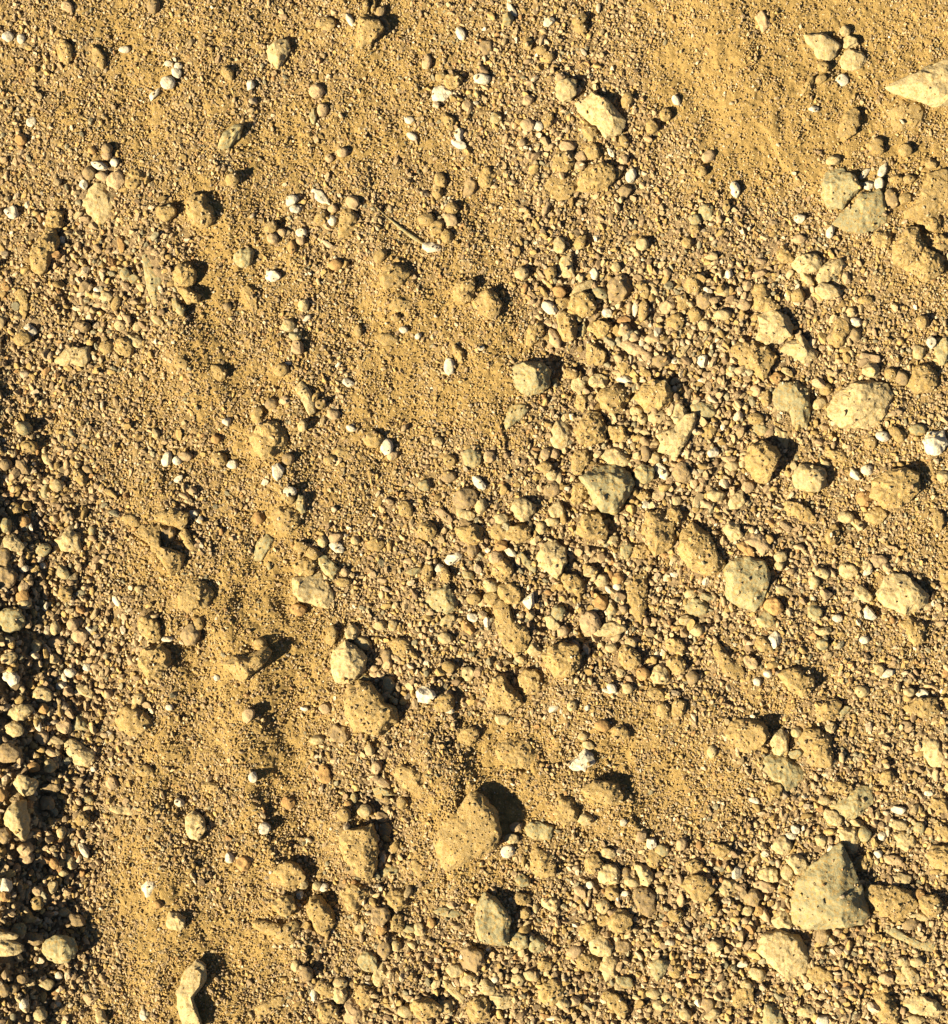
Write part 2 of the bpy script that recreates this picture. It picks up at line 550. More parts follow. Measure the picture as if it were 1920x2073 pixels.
e 670 1205 60 75 0 a w | small white three-cornered chip
e 415 1190 70 95 0 r t
e 270 1320 85 85 0 a t
e 425 1290 130 100 0 a p
e 75 1410 120 90 30 r t
e 405 1420 85 85 0 a t
p w .8 12,1520 80,1480 140,1560 130,1600 80,1635 30,1590 | angular cream-white stone lit brightly in the dark gravel
e 655 1480 62 62 0 r w
e 525 1520 85 70 20 r w
e 315 1690 140 110 -10 r t | cream pitted potato-like pebble
e 150 1820 170 110 20 r t
e 330 1790 90 70 -30 a o
e 455 1620 90 60 0 a w
e 640 1660 150 70 -30 a t
e 735 1660 80 45 0 a p
e 1040 1720 90 80 40 r t
e 875 985 85 50 -55 r w
e 1045 900 70 55 -40 r t
e 1385 200 90 60 -20 a p
e 1445 165 60 60 0 r p
e 1450 330 75 45 0 a w
e 1495 380 55 60 0 a w
e 1340 70 80 45 40 a w
p s .5 1140,350 1210,310 1300,300 1400,330 1390,430 1340,450 1250,415 1180,390 | thin sandy crust forming an arch
p s .9 1005,490 1060,430 1150,415 1200,420 1205,570 1280,590 1380,640 1340,740 1275,800 1210,700 1150,610 1100,550 | long pointed sandy stone shaped like a boomerang
p b .7 1195,430 1290,425 1315,470 1290,550 1220,580 1200,520 | dark block in the notch of the pointed stone
p s .8 1345,480 1390,440 1440,520 1480,590 1430,600 1370,560 | dark sided upright tooth of caked sand
p s .6 1330,950 1380,860 1450,830 1540,850 1590,930 1560,1030 1440,1060 1340,1040 | big gritty rounded stone in the sandy strip
e 1120 1180 210 145 -60 r s .6 | pear-shaped sandy stone
e 1255 1270 45 90 85 a w | small white upright chip
p s .6 1030,1430 1080,1340 1200,1320 1270,1370 1265,1470 1210,1550 1110,1565 1050,1500 | big sand-coated stone with a soft shadow
e 1420 1240 150 130 60 r b .7 | dark lumpy stone
e 1490 1160 110 75 60 r s
e 1625 1560 45 45 0 r w
e 985 385 130 80 -30 r s .35
p s .85 1670,1460 1740,1400 1840,1400 1990,1330 2030,1370 1950,1480 1830,1590 1770,1570 | wedge of grey-flanked rock on a bright sand ramp
e 1270 1780 55 45 0 r w
T 475 950
e 325 50 90 100 80 a w | cream fang-like pebble
e 415 165 90 70 0 r w
e 400 215 100 70 -30 r s
p g .7 460,250 480,190 520,200 535,320 500,330 465,295 | grey-white hourglass-shaped pebble
e 180 365 80 85 0 r o
p s .4 270,340 330,290 420,290 490,360 480,430 390,480 310,460 | low domed stone under a blanket of sand
p g .45 135,620 180,530 240,480 300,520 260,600 210,685 150,680 | slender grey-buff leaning stone
e 258 725 38 60 0 a g
e 385 375 1 1 0 r s
e 660 540 70 85 0 r t
e 585 630 95 90 0 r s
e 770 590 130 85 -30 a w | crumbly white pebble
e 750 510 110 65 20 r p
e 905 530 65 62 0 r t
p s .6 425,710 480,670 580,670 618,720 580,780 490,800 440,760 | pale broad pebble with a cream tip
p g .6 625,700 640,630 690,650 790,740 740,830 670,780 | grey pentagonal pebble
p t .55 435,930 450,820 560,790 650,780 690,850 740,950 700,1045 600,1020 480,985 | large lopsided stone with a dark dimple
e 475 1050 120 80 -10 r o
e 825 770 60 60 0 r p
e 500 580 100 80 0 r s
e 730 1240 135 90 85 r s
e 880 1230 110 110 0 a t | cube-like tan pebble
e 965 1300 130 80 -30 r t
p t .7 715,1440 740,1350 830,1285 920,1320 985,1430 960,1530 860,1610 760,1590 720,1510 | tall smooth egg-shaped tan stone
p s .6 815,1720 850,1640 930,1590 1010,1600 1080,1680 1120,1750 1200,1780 1220,1880 1090,1990 900,1960 840,1850 | biggest double-humped sandy stone
e 1150 1620 95 115 0 r t | pale round pebble between dark gaps
e 1140 1400 70 110 0 r b
e 1090 1170 90 70 0 r t
e 985 1565 80 50 0 r g
e 1050 1540 80 50 -20 r p
e 1045 1490 60 45 0 r p
e 195 1310 95 85 0 r s | small round pebble perched on a ridge
e 1445 465 140 130 0 r s | lumpy yellow pebble
e 1725 215 170 150 0 r b | brown gritty round stone
e 1420 120 90 75 0 r g
e 1285 300 100 110 0 r s
e 1570 350 150 75 -40 l p
e 1720 330 170 80 -20 a t
e 1770 470 200 150 -20 a s | blocky sandy stone with a steep shadow side
e 1635 665 130 100 5 a w | cream brick-shaped pebble
e 1530 740 70 60 0 a w
e 1575 790 110 70 -80 a s
e 1780 605 80 90 0 r b
e 1440 770 150 80 70 r s
p g .4 1420,990 1470,900 1600,860 1650,960 1670,1050 1580,1080 1480,1060 | yellow-grey flat-bottomed stone
e 1345 760 60 130 -70 l g
e 1750 790 90 70 -30 a g
e 1600 1135 130 95 25 r t
e 1575 1260 100 80 -20 r t
e 1745 1190 140 90 -60 a o | reddish ochre elongated stone
e 1790 970 100 80 0 r s
e 1255 1350 190 140 -30 r s .35
e 1600 1480 100 80 0 r s
e 1750 1530 100 110 0 r t
e 1430 1690 150 140 0 a w | chalky white irregular stone
e 1570 1750 130 150 -60 r s
e 1110 830 40 85 80 l p
e 815 845 110 60 0 r s
e 680 1790 85 75 0 r p
e 525 1790 60 40 0 a w
e 1185 1170 80 65 60 r t
e 1050 560 120 100 0 r s .4
T 950 950
e 75 105 130 75 -45 a w | bright cream elongated pebble
e 90 275 110 75 70 r t
e 405 300 170 165 0 r t .7 | rounded pale tan stone
e 625 150 130 110 30 r b | brown striped pebble
e 810 180 180 130 60 a s
e 655 310 110 130 0 a t
e 225 470 120 125 0 r s
e 370 480 130 190 90 r s .7 | upright gritty sandy pebble
e 535 440 75 90 0 r t
e 240 370 100 75 0 r t
e 620 390 100 70 0 r t
e 40 470 130 190 0 r b | brown rough upright stone
e 240 575 110 85 20 a o | orange-stained smooth pebble
e 310 620 60 110 60 a w
p g .5 350,640 400,620 450,670 500,730 495,780 440,750 380,700 | small shard striped grey, white and orange
e 200 660 100 90 0 r p
e 255 760 180 150 70 a s .7
p t .65 500,640 560,550 650,535 720,590 735,690 700,790 660,818 600,780 520,720 | egg-shaped pale gritty stone at the cluster centre
e 915 440 235 210 -20 a s .65 | coarse yellow many-sided stone
e 1075 530 90 65 30 r t
e 1285 620 115 160 90 r s .6
e 1170 600 100 120 0 a g
p s .6 1290,420 1330,310 1430,300 1540,420 1555,520 1500,600 1390,650 1350,590 1320,500 | hook-shaped sandy stone with a dark notch
e 1540 350 170 150 -40 a s
p s .6 1560,600 1600,450 1680,410 1790,480 1860,600 1920,700 1880,780 1780,800 1650,740 1600,680 | long sandy stone with a bright middle
e 160 870 110 80 -30 r t
e 310 930 190 140 -20 r s .6
p w .75 395,980 480,920 490,1010 450,1050 410,1010 | white shark-tooth-shaped pebble
e 170 960 110 90 0 r s
e 905 770 110 85 0 a t
e 780 850 190 130 -40 r s .5
e 995 830 110 100 0 r t
e 1115 820 90 80 0 r o
e 1055 790 50 60 0 r o
e 1110 880 60 50 0 r w
e 1045 900 70 40 -40 r w
p s .5 1145,930 1230,800 1330,780 1345,900 1330,1040 1290,1165 1200,1060 | long downward-pointing gritty stone
e 985 1000 110 100 -40 a o | yellow-orange shard
e 1065 1050 80 90 0 a t
e 905 1150 160 165 0 r p .7 | round rosy-tan stone
e 1075 1200 115 185 90 a t .7 | pillar-like pale stone with a tiny pit
e 620 1140 140 90 -60 a t
e 700 1215 90 80 30 r p
e 670 1070 100 110 0 r g
e 455 1090 70 70 0 r t
e 135 1150 60 90 0 a w
e 30 1105 80 70 -20 a w
e 100 1090 75 70 0 a p
p s .55 190,1040 240,1000 300,1030 330,1120 430,1170 470,1260 440,1340 350,1395 260,1320 215,1200 | long slug-shaped stone with a grey middle
e 490 1350 100 105 0 a t
p s .65 540,1390 600,1330 680,1300 790,1310 830,1400 820,1490 740,1560 640,1555 570,1470 | big domed gritty stone with a dark right flank
e 1065 1335 85 65 0 r t
e 1185 1410 180 170 -40 a s
e 1210 1300 90 70 -20 r t
e 1135 1520 65 70 0 r t
e 1300 1530 100 100 0 r o
e 1550 1320 160 130 -30 r s .7 | pale lumpy pebble
e 1560 1460 120 150 0 r s
e 1430 1540 130 160 0 r t .7 | cream-capped upright stone
e 1705 1030 175 120 -10 r g .65 | olive grey half-moon pebble
e 1660 930 90 70 20 r t
e 1770 950 110 60 -10 l g
e 1620 1130 100 75 0 r t
e 1705 1200 110 95 0 a t
e 1670 1560 90 90 0 r b
e 1400 1680 90 130 90 r s
p s .5 360,1560 420,1490 500,1500 560,1600 500,1700 430,1670 380,1610 | sandy stone leaning beside a broad flat one
p s .55 130,1670 190,1540 260,1530 300,1620 370,1680 400,1750 330,1800 140,1790 | broad flat-footed sandy stone
e 385 1420 100 60 -30 r t
e 1070 1640 80 60 -40 r w
e 1185 1640 80 75 0 r t
e 1040 1660 30 100 75 l w
e 630 1790 50 80 -70 a w
e 885 1785 40 45 0 a w
e 1570 1780 110 130 0 r s
e 1450 1810 100 120 0 r s
e 770 1770 70 75 0 r t
e 1320 262 75 60 -30 a w | small square white chip
e 1430 190 110 100 0 a p
e 1555 235 75 70 0 r t
e 1310 200 100 80 0 r s
T 1420 950
e 815 70 235 200 0 r t .65 | round whitish-tan smooth stone
p s .6 1285,200 1300,90 1400,10 1520,-10 1630,40 1645,130 1590,220 1500,290 1380,285 | big golden oval stone with a crisp black shadow
e 1160 50 90 95 -40 a w
e 1225 215 110 120 0 r o | bright yellow-ochre round pebble
e 345 130 90 100 -50 a p
e 265 235 180 120 30 a t
e 110 190 150 100 0 a t
e 730 320 240 130 -30 a s .5 | crusty elongated slab
e 240 465 150 140 -10 a t | cream triangular pebble
p p .65 330,540 380,480 450,480 500,530 535,600 460,650 410,600 | reddish brown rough-faced stone
e 340 610 160 80 -40 a o
p g .6 165,760 230,690 340,660 480,670 520,780 510,880 460,1000 400,1060 300,1025 200,970 190,880 | large smooth grey-green stone, squarish
e 980 500 170 115 70 a s
e 1085 360 115 85 -10 r t
e 1175 415 110 75 -30 a t
e 1320 350 160 120 0 r s
e 595 655 90 80 0 r t
e 585 720 70 70 0 r t
e 1325 685 130 100 0 r p
e 910 785 130 80 -20 a t
e 845 840 75 85 0 r t
e 1105 760 140 110 -20 r t .5
e 1240 770 55 90 -60 a w
p t .55 1320,930 1370,840 1440,780 1540,800 1640,870 1710,950 1680,1010 1530,1085 1400,1030 1330,980 | large pale stone shaped like a rounded triangle
e 1215 940 170 100 -35 a t | tan block-like pebble
e 1260 1085 120 90 -60 a w | bright jagged cream pebble
e 545 1020 145 120 -40 r o .65
e 490 1130 160 110 -40 a g | smooth grey-tan wedge-shaped pebble
e 600 905 110 60 0 a t
e 930 935 110 85 -40 a p
e 840 1070 125 115 -30 a g | pale grey angular pebble
e 1020 1115 75 55 0 r w
e 545 1280 115 135 0 a w | bright yellow-white faceted pebble
e 465 1310 110 110 0 r s
p s .55 80,1330 130,1290 200,1370 290,1460 325,1540 270,1580 180,1530 110,1430 | long diagonal finger-like sandy stone
e 370 1440 120 90 -50 a p
e 420 1590 60 60 0 r w
e 500 1530 62 55 0 r w
p s .5 585,1540 640,1500 740,1500 840,1560 850,1640 760,1720 680,1660 610,1600 | sand-smothered egg-shaped stone
p s .5 1480,1150 1560,1110 1670,1170 1670,1290 1600,1330 1540,1240 | wedge-like sandy stone below the triangular one
e 1220 1275 75 55 0 r w
e 920 1210 130 60 0 a t
e 905 1310 90 80 0 r g
e 1300 1500 1 1 0 r s
e 1330 1500 75 80 0 r t
e 1405 1530 60 100 -60 a w
e 1200 1660 100 85 0 r t
e 1650 1680 95 65 0 a w
e 1555 1670 85 65 0 r t
p s .6 860,1800 900,1740 1000,1720 1060,1750 1040,1810 990,1870 880,1900 | rough domed stone with a black pit behind it
e 1070 1810 120 50 45 a g
e 1670 1780 220 150 0 r s .5 | broad tan half-buried stone
e 1800 1000 1 1 0 r s
e 1770 380 90 150 0 r s
e 1815 60 90 70 0 a w
e 1830 800 90 130 0 a s
T 0 1425
p t .7 65,90 110,30 180,0 235,60 225,110 180,140 110,135 | cream chestnut-shaped stone near the left edge
e 100 190 150 100 -10 r t
e 285 155 90 50 -70 r w
e 310 245 115 95 -40 r p
e 480 160 130 120 -40 a p
p g .6 510,170 580,75 640,110 665,190 600,215 540,205 | grey-olive angular stone
p t .65 465,280 530,260 600,290 690,350 710,420 660,475 560,460 510,390 | large pale wedge-shaped stone with a shadow at its right
e 50 370 130 190 90 r b | dark brown tall stone at the left edge
e 250 475 95 70 10 r o | amber-brown pebble
e 390 370 100 50 -30 r p
e 375 465 90 100 0 a t
e 185 605 165 170 80 a t .8 | rough grey-tan lumpy stone in deep shade
e 385 625 90 140 90 a b
p t .85 20,860 60,770 120,725 190,730 210,830 215,960 180,1025 110,970 40,920 | tall bean-shaped pale stone in the dark hollow
e 350 745 110 100 -40 r b
e 30 980 100 120 0 r b
e 15 680 60 90 0 r o
e 190 1080 130 110 30 a p
e 195 1155 100 75 0 r p
e 405 1195 80 70 -40 r o
e 520 1190 130 95 -50 a t | yellowish cream shard
e 480 1265 60 80 80 a t
e 630 1095 120 60 -50 a w | pink-white slanting shard
e 460 960 70 80 0 r t
e 620 860 110 110 0 a s
e 650 710 60 90 80 r g
e 45 1355 100 110 0 a w | bright pinkish white pebble at the left edge
e 35 1440 75 70 0 r o | amber yellow translucent pebble
e 400 1370 75 100 0 a t
e 280 1490 85 110 0 r s
e 280 1400 80 70 0 r p
e 215 1600 115 95 10 a s
e 130 1690 140 100 30 a g | dark grey-green crumbly pebble
e 245 1760 90 150 80 r b
e 480 1560 60 100 80 r t
e 15 1740 70 230 90 r t .7
e 570 1620 130 90 -30 r b
e 1000 130 260 200 -20 r s .4 | low crumbly mound of caked grit
e 700 490 42 42 0 a w
e 840 595 90 100 0 a p
e 925 800 75 200 85 a t .5 | pale tongue-shaped stone
p t .5 1385,860 1440,800 1520,850 1550,950 1480,1040 1420,1010 1385,930 | whitish rough stone fading into the sand
e 1345 735 70 70 0 a w
p w .6 1055,1370 1100,1320 1160,1325 1165,1370 1130,1430 1095,1445 1060,1400 | pinkish white nut-shaped pebble
e 1185 1500 70 60 0 r o
p t .65 1238,1640 1270,1560 1330,1560 1390,1600 1385,1670 1330,1700 1270,1680 | tan fist-shaped stone
e 1090 500 80 120 80 r s
e 820 222 50 45 0 r w
e 1720 1150 60 80 0 a w
e 1580 610 60 120 85 a s
T 475 1425
e 105 85 90 110 0 a p
e 140 550 65 75 0 r w | small bright cream pebble
p b .6 690,230 760,150 830,170 870,230 830,290 750,290 | brown broken clod with a dark cavity
e 615 270 60 110 -75 r t
e 1065 475 75 90 0 r p
e 1100 585 120 80 -20 a p
p g .5 1040,635 1100,610 1170,650 1205,680 1130,685 1050,680 | flat greenish grey splinter
e 1255 745 75 85 0 r s
e 1125 715 80 55 0 r b
e 970 800 100 90 0 r t
e 820 830 90 90 30 r s
e 850 755 60 60 0 r o
e 895 705 50 75 0 r g
p s .55 1180,510 1240,450 1340,470 1440,510 1440,560 1400,640 1350,690 1260,630 1210,560 | greyish sandy stone on a slope
p s .6 785,1000 830,940 920,930 1030,910 1040,990 1070,1100 1060,1240 990,1330 920,1280 830,1170 790,1080 | tall leaning rock with a pale flat crown and black right side
e 1125 940 90 110 0 r b
p s .38 1495,1030 1560,880 1650,820 1760,680 1850,700 1960,820 1980,950 1930,1080 1700,1200 1590,1240 1540,1150 | largest dark-flanked mound of rock, pitted and steep on its right
e 1150 1250 150 80 15 r g | dark grey pebble
p s .4 1305,1210 1340,1160 1430,1230 1450,1300 1380,1300 | small pale wedge of crusted sand
p s .6 790,1420 840,1350 940,1350 1030,1420 960,1510 910,1560 850,1550 810,1490 | buff boot-sole-shaped sandy stone
p s .65 1115,1440 1170,1380 1250,1390 1300,1450 1300,1520 1210,1560 1150,1520 | yellow-white gritty ball-shaped stone
p s .7 535,1560 560,1450 640,1440 730,1550 750,1640 690,1740 610,1700 560,1630 | golden rugged stone shaped like a loaf
e 400 1270 170 240 70 a s .5 | upright sandy clod with a cavity
p s .75 270,1500 330,1440 430,1450 470,1530 400,1600 320,1570 | jagged sandy clod
p s .5 130,1640 220,1620 370,1650 440,1620 480,1660 440,1790 390,1800 250,1730 160,1690 | broad caked clod with a dark brown right end
e 65 1190 110 110 60 r o | rusty brown pebble half in shadow
e 225 930 90 80 40 r w
e 510 1350 80 70 0 r t
e 490 1430 60 65 0 a w
e 620 1360 70 60 20 r t
e 670 1370 60 70 -60 r w
e 1090 1590 150 130 0 r b
p s .7 1165,1620 1200,1560 1265,1580 1275,1680 1250,1710 1180,1700 | squared sandy pebble
e 1305 1680 60 100 80 r g
e 950 1680 100 120 -60 a t
e 1100 1690 80 70 0 r o
e 1380 1670 70 75 0 r t
e 1475 1640 60 75 0 r o
e 1210 1810 75 80 0 r t
e 1325 1800 60 70 40 a t
e 1010 340 90 90 -40 a t
e 1745 240 150 130 20 r s .4
e 400 740 100 90 0 r o .35
e 660 530 140 110 -70 r o .4 | reddish tan half-buried stone
e 1600 1560 70 200 80 l g .4
T 950 1425 2.126
e 145 70 42 70 80 a t
p s .45 115,200 160,160 260,160 300,215 270,265 210,285 140,250 | half-buried disc-shaped stone with a curved edge
p w .65 420,262 470,225 500,195 535,220 540,260 500,298 450,290 | bright white and amber shell-like pebble
p s .6 480,370 540,330 640,350 670,400 650,435 560,430 500,400 | sandy lump with a row of black shadows above it
p s .7 370,430 390,395 440,400 475,460 460,500 420,520 375,500 | golden block-like stone with a dark cleft
e 500 495 70 50 -20 r t
p g .5 235,530 270,505 370,525 350,580 290,590 250,570 | grey-brown hemispherical stone
e 200 530 50 38 10 r p
e 185 580 65 55 0 r t
e 170 635 50 65 -60 a w
p s .5 260,650 290,620 350,640 380,690 370,745 290,745 262,710 | squarish sandy stone half sunk
e 230 760 68 60 -20 a g
e 225 838 75 55 -10 r s
e 355 860 65 90 85 a t | flesh-coloured upright pebble
e 240 900 50 50 0 r s
e 285 880 30 40 0 r t
p g .8 20,930 40,850 70,810 110,830 150,880 180,920 165,1040 120,1045 50,1020 25,980 | striking pale blue-grey slab standing on end
e 210 1020 100 75 -10 r g | grey-brown pebble
e 290 1040 70 70 0 r g
e 575 95 45 62 85 r o
e 490 140 42 32 0 r t
e 515 178 50 35 -20 r t
e 650 125 75 65 0 r s
e 535 690 80 80 0 r s
e 600 735 100 90 0 r t .7 | round buff pebble with a pale top
e 600 640 60 50 0 a t
e 675 725 42 45 0 r b
p t .8 712,700 740,685 785,705 792,760 770,785 735,775 | smooth rectangular tan pebble
e 795 668 70 70 0 r s
e 830 632 55 50 0 r g
e 785 600 45 55 0 a w
e 700 765 62 45 -10 r t
p b .7 705,840 720,795 770,785 800,820 805,890 770,915 720,895 | brown squat barrel-shaped stone
e 620 815 60 60 0 r s
e 578 870 55 60 0 r t
e 655 940 100 105 80 r s .7
e 590 930 50 80 -70 r s
e 520 975 75 85 -60 r s | yellow wedge-shaped pebble
e 570 1040 100 90 -10 r t
e 655 1040 60 90 85 r b
p s .6 910,780 960,735 1030,750 1060,800 1020,860 960,840 | crumbly gold-coloured stone
e 970 700 70 60 0 r s
e 915 605 48 50 0 r p
e 1045 880 50 60 -30 r s
e 825 800 40 35 0 r t
e 520 780 35 40 0 a w
e 480 810 45 60 60 a p
e 670 815 35 25 0 a w
e 740 570 40 55 -40 r p
e 663 510 32 30 0 a w
e 1045 205 40 50 0 r t
e 890 910 60 70 -40 a s
T 1420 1425 2.126
p s .6 100,130 130,80 200,70 270,80 290,130 260,190 200,215 150,190 | rounded brown-gold stone with a dark right rim
p t .65 295,170 310,120 350,110 382,150 375,200 340,230 305,205 | lumpy tan stone in the row of three
e 410 122 42 42 0 r t
e 408 215 45 60 -70 a g | small grey faceted pebble in a deep gap
p s .6 425,160 450,115 510,110 560,150 575,220 560,270 480,275 440,220 | upright buff stone crusted with sand
p g .55 245,240 290,210 360,230 430,270 445,310 400,360 370,385 310,330 265,280 | grey-green slab with dark speckled top
e 315 380 75 90 -40 a s
e 230 415 25 50 75 a w
e 555 105 55 50 0 a t
e 595 358 110 50 -10 r s
p g .45 555,440 620,400 680,350 735,365 740,430 690,480 620,500 | grey-green sand-dusted stone
e 530 415 55 38 0 r t
e 570 490 90 60 -40 r t
p t .6 582,545 620,528 665,530 690,580 670,640 640,655 605,610 | trapezoid tan stone
e 703 560 55 62 0 r g
e 670 512 55 38 -10 a t
e 780 570 38 38 0 a w
e 762 645 38 35 0 a w
e 825 670 75 40 -10 r p
p t .65 835,570 870,550 915,565 930,600 890,635 840,620 | pale cream rounded stone
e 850 520 75 42 -10 r t
e 940 532 48 45 0 r g
e 1035 440 90 60 -20 a s
e 1040 550 100 60 -50 a s
p s .65 970,650 1000,615 1063,610 1130,640 1130,720 1063,735 1000,700 | heavy tan stone cut off by the right edge
e 850 455 40 62 85 a w
e 800 315 90 60 -30 a s
e 980 385 25 40 80 a w
p t .5 930,170 980,140 1020,150 1050,230 1040,280 980,260 945,210 | pale flat-topped stone near the right edge
e 350 610 75 75 0 r t
p t .75 365,670 400,640 440,655 475,700 450,730 405,735 | tan stone with a bright left face
e 370 725 50 60 0 r t
e 290 735 90 68 -10 a t
p g .55 400,870 430,760 530,680 600,620 640,700 690,810 735,915 700,955 560,965 460,970 405,940 | biggest grey pyramid-shaped rock with a steep dark right face
p s .6 688,825 740,785 830,785 900,810 935,860 900,910 830,935 750,900 | large dusky tan pointed stone right of the pyramid-shaped one
e 935 915 40 85 80 a t
e 900 945 50 70 -70 r b
e 990 870 100 90 -30 r s
e 940 820 45 45 0 a o
e 860 755 80 45 0 r t
e 85 630 55 80 80 r s
e 30 800 80 150 80 r s .6
e 60 880 65 75 0 a t
e 115 790 90 90 0 a t
e 150 725 50 60 0 a w
e 225 830 80 80 0 a b
e 270 785 85 50 -20 a p
e 200 890 42 42 0 r t
e 248 890 45 42 0 r o
e 185 935 50 38 0 a p
e 350 930 90 80 -20 a t
e 275 645 32 32 0 a w
e 405 540 42 40 0 a w
e 385 570 45 35 0 a w
e 560 630 35 45 0 r w
e 515 590 60 42 -30 a t
e 700 690 60 90 -60 r s
T 0 1873 1.661
p t .7 593,230 620,160 660,120 690,140 690,190 650,245 640,300 680,340 620,340 595,280 | long curved finger-like stone at the bottom edge
e 15 75 55 110 85 r t
e 200 80 110 90 0 r g
e 15 220 35 40 0 r b
e 75 183 38 32 0 r b
e 45 213 35 30 0 r b
e 155 200 50 35 0 a t
e 80 265 30 35 0 a w
e 340 308 40 48 0 a t
e 305 245 60 38 0 a p
e 135 300 45 40 0 r t
e 198 170 25 25 0 r w
e 995 135 32 38 0 r t
e 1030 165 42 50 0 r b
e 910 270 40 110 -65 r s .4
e 1055 235 25 40 0 r w
e 485 300 32 38 0 a w
T 640 1873 1.661
e 270 72 32 40 0 r t
e 235 15 60 40 0 r t
e 230 80 50 55 0 r b
e 175 120 60 75 30 a g | grey-green jagged pebble
p t .7 185,170 205,125 230,120 238,170 215,215 195,205 | pale peach almond-shaped pebble
e 80 195 50 35 0 r t
e 30 215 50 70 60 r s
e 165 240 60 70 0 r s
e 80 235 50 60 0 r t
p p .6 90,260 115,235 150,270 160,310 130,345 95,325 | tan-pink bottom-edge stone
e 40 295 65 65 0 r s
e 370 285 75 90 80 r s
p b .65 485,90 510,70 560,85 570,130 540,160 495,145 | brown-olive round stone
e 675 60 70 65 0 r b
p g .7 718,65 740,45 775,60 770,105 735,110 | dark grey-olive pebble
e 465 155 60 50 -20 r t
p t .6 418,175 450,185 500,240 495,265 460,240 430,205 | cream pointed chip
e 435 275 45 50 0 r t
e 550 285 80 80 0 r s
e 515 185 60 42 0 r t
e 600 182 25 28 0 a w
e 575 210 45 60 60 r t
e 620 250 60 85 80 a t
e 790 230 80 90 0 r s .5
e 830 260 48 48 0 a t
e 770 135 50 50 0 r s
e 870 90 52 38 20 r p
e 915 125 60 75 80 r s
p t .65 915,70 945,20 985,30 998,70 965,112 935,100 | bulky cream stone
e 920 20 60 45 40 a s
p t .65 950,150 975,95 1020,115 1010,175 975,190 | coarse cream-yellow stone
e 1035 75 70 85 -70 r b
e 1040 190 40 60 80 r g
e 1010 265 110 50 -45 r s .5
e 870 255 40 35 0 a p
e 725 170 35 50 70 r t
e 680 185 42 38 -30 r t
e 350 20 40 30 0 r t
e 300 290 50 40 0 r t
T 1280 1873 1.661
p t .55 422,95 440,35 500,20 560,40 600,100 590,160 530,188 460,130 | large smooth golden oval stone near the bottom
p s .5 585,170 620,135 670,155 680,185 620,200 | sandy triangular stone
p g .65 65,130 90,105 125,125 115,165 85,195 65,165 | grey-buff pear-shaped stone
e 145 155 42 42 0 r s
e 280 70 50 40 0 r t
e 640 38 50 55 0 r b
p g .5 850,20 880,5 930,35 1010,55 1015,90 960,80 900,50 | long flattened grey-yellow stone
e 780 165 48 55 0 a s
e 855 180 35 50 80 r p
e 935 165 70 50 -50 r t
e 912 122 38 30 0 r t
e 960 125 42 35 0 r t
e 905 180 55 38 -30 a t
p s .65 815,240 845,215 880,245 900,300 890,332 850,330 820,290 | buff blocky stone at the lower right
p t .75 905,265 950,235 1020,250 1060,290 1020,312 940,295 | tan wedge in a black hollow at the lower right corner
e 375 240 60 80 -50 r s
e 385 205 40 38 0 r t
p g .6 435,310 450,265 490,280 520,345 440,345 | grey three-sided stone rising from the bottom edge
e 590 290 60 45 -20 r t
e 640 320 40 40 0 a w
e 270 300 50 35 20 a t
e 120 245 38 38 0 r t
e 70 230 35 50 90 r t
e 95 270 32 50 80 r t
e 255 265 40 45 0 r b
e 180 300 42 38 -30 r t
e 950 320 70 35 0 r t
e 425 165 60 40 -20 r t
'''
COLN = {'s': 'sandy', 't': 'tan', 'p': 'pinkish tan', 'w': 'whitish', 'g': 'greyish', 'o': 'ochre', 'b': 'brown'}
SHN = {'r': 'rounded', 'a': 'angular', 'l': 'narrow'}
stones = []
for line in DATA.strip().split('\n'):
    a, _, ph = line.partition('|'); t = a.split(); ph = ph.strip()
    if t[0] == 'T':
        ox, oy = float(t[1]), float(t[2]); k = float(t[3]) if len(t) > 3 else 3.696; continue
    s = dict(ph=ph, skew=.22 if 'flank' in ph or 'steep' in ph or 'dark right' in ph else 0.0, poly=None, sh='r', hf=None)
    if t[0] == 'e':
        cx, cy, ww, hh, rot = [float(v) for v in t[1:6]]
        if ww < 5: continue
        s.update(x=ox + cx / k, y=oy + cy / k, a=ww / k / 2, b=hh / k / 2, rot=math.radians(rot), sh=t[6], col=t[7])
        if len(t) > 8: s['hf'] = float(t[8])
        if s['a'] < s['b']: s['a'], s['b'], s['rot'] = s['b'], s['a'], s['rot'] + math.pi / 2
    else:
        P = np.array([[float(v) for v in q.split(',')] for q in t[3:]]) / k + (ox, oy)
        x0, y0 = P[:, 0], P[:, 1]; x1, y1 = np.roll(x0, -1), np.roll(y0, -1); cr = x0 * y1 - x1 * y0; A = cr.sum() / 2
        cxx, cyy = ((x0 + x1) * cr).sum() / 6 / A, ((y0 + y1) * cr).sum() / 6 / A
        q = P - (cxx, cyy); ev, evec = np.linalg.eigh(np.cov(q.T))
        r = math.sqrt(abs(A) / math.pi); asp = math.sqrt(math.sqrt(max(ev[1], 1e-6) / max(ev[0], 1e-6)))
        s.update(x=cxx, y=cyy, a=r * asp, b=r / asp, rot=0.0, poly=q, col=t[1], hf=float(t[2]), sh='a')
    near = any(math.hypot(o['x'] - s['x'], o['y'] - s['y']) < .42 * (math.sqrt(o['a'] * o['b']) + math.sqrt(s['a'] * s['b'])) for o in stones)
    if near and not ('notch' in ph): continue
    stones.append(s)
for i, s in enumerate(stones):
    s['r'] = math.sqrt(s['a'] * s['b'])
    s['score'] = s['r'] * (1.12 if s['ph'] else 1.0)
stones.sort(key=lambda s: -s['score'])
NB = 312
big, small = stones[:NB], stones[NB:]

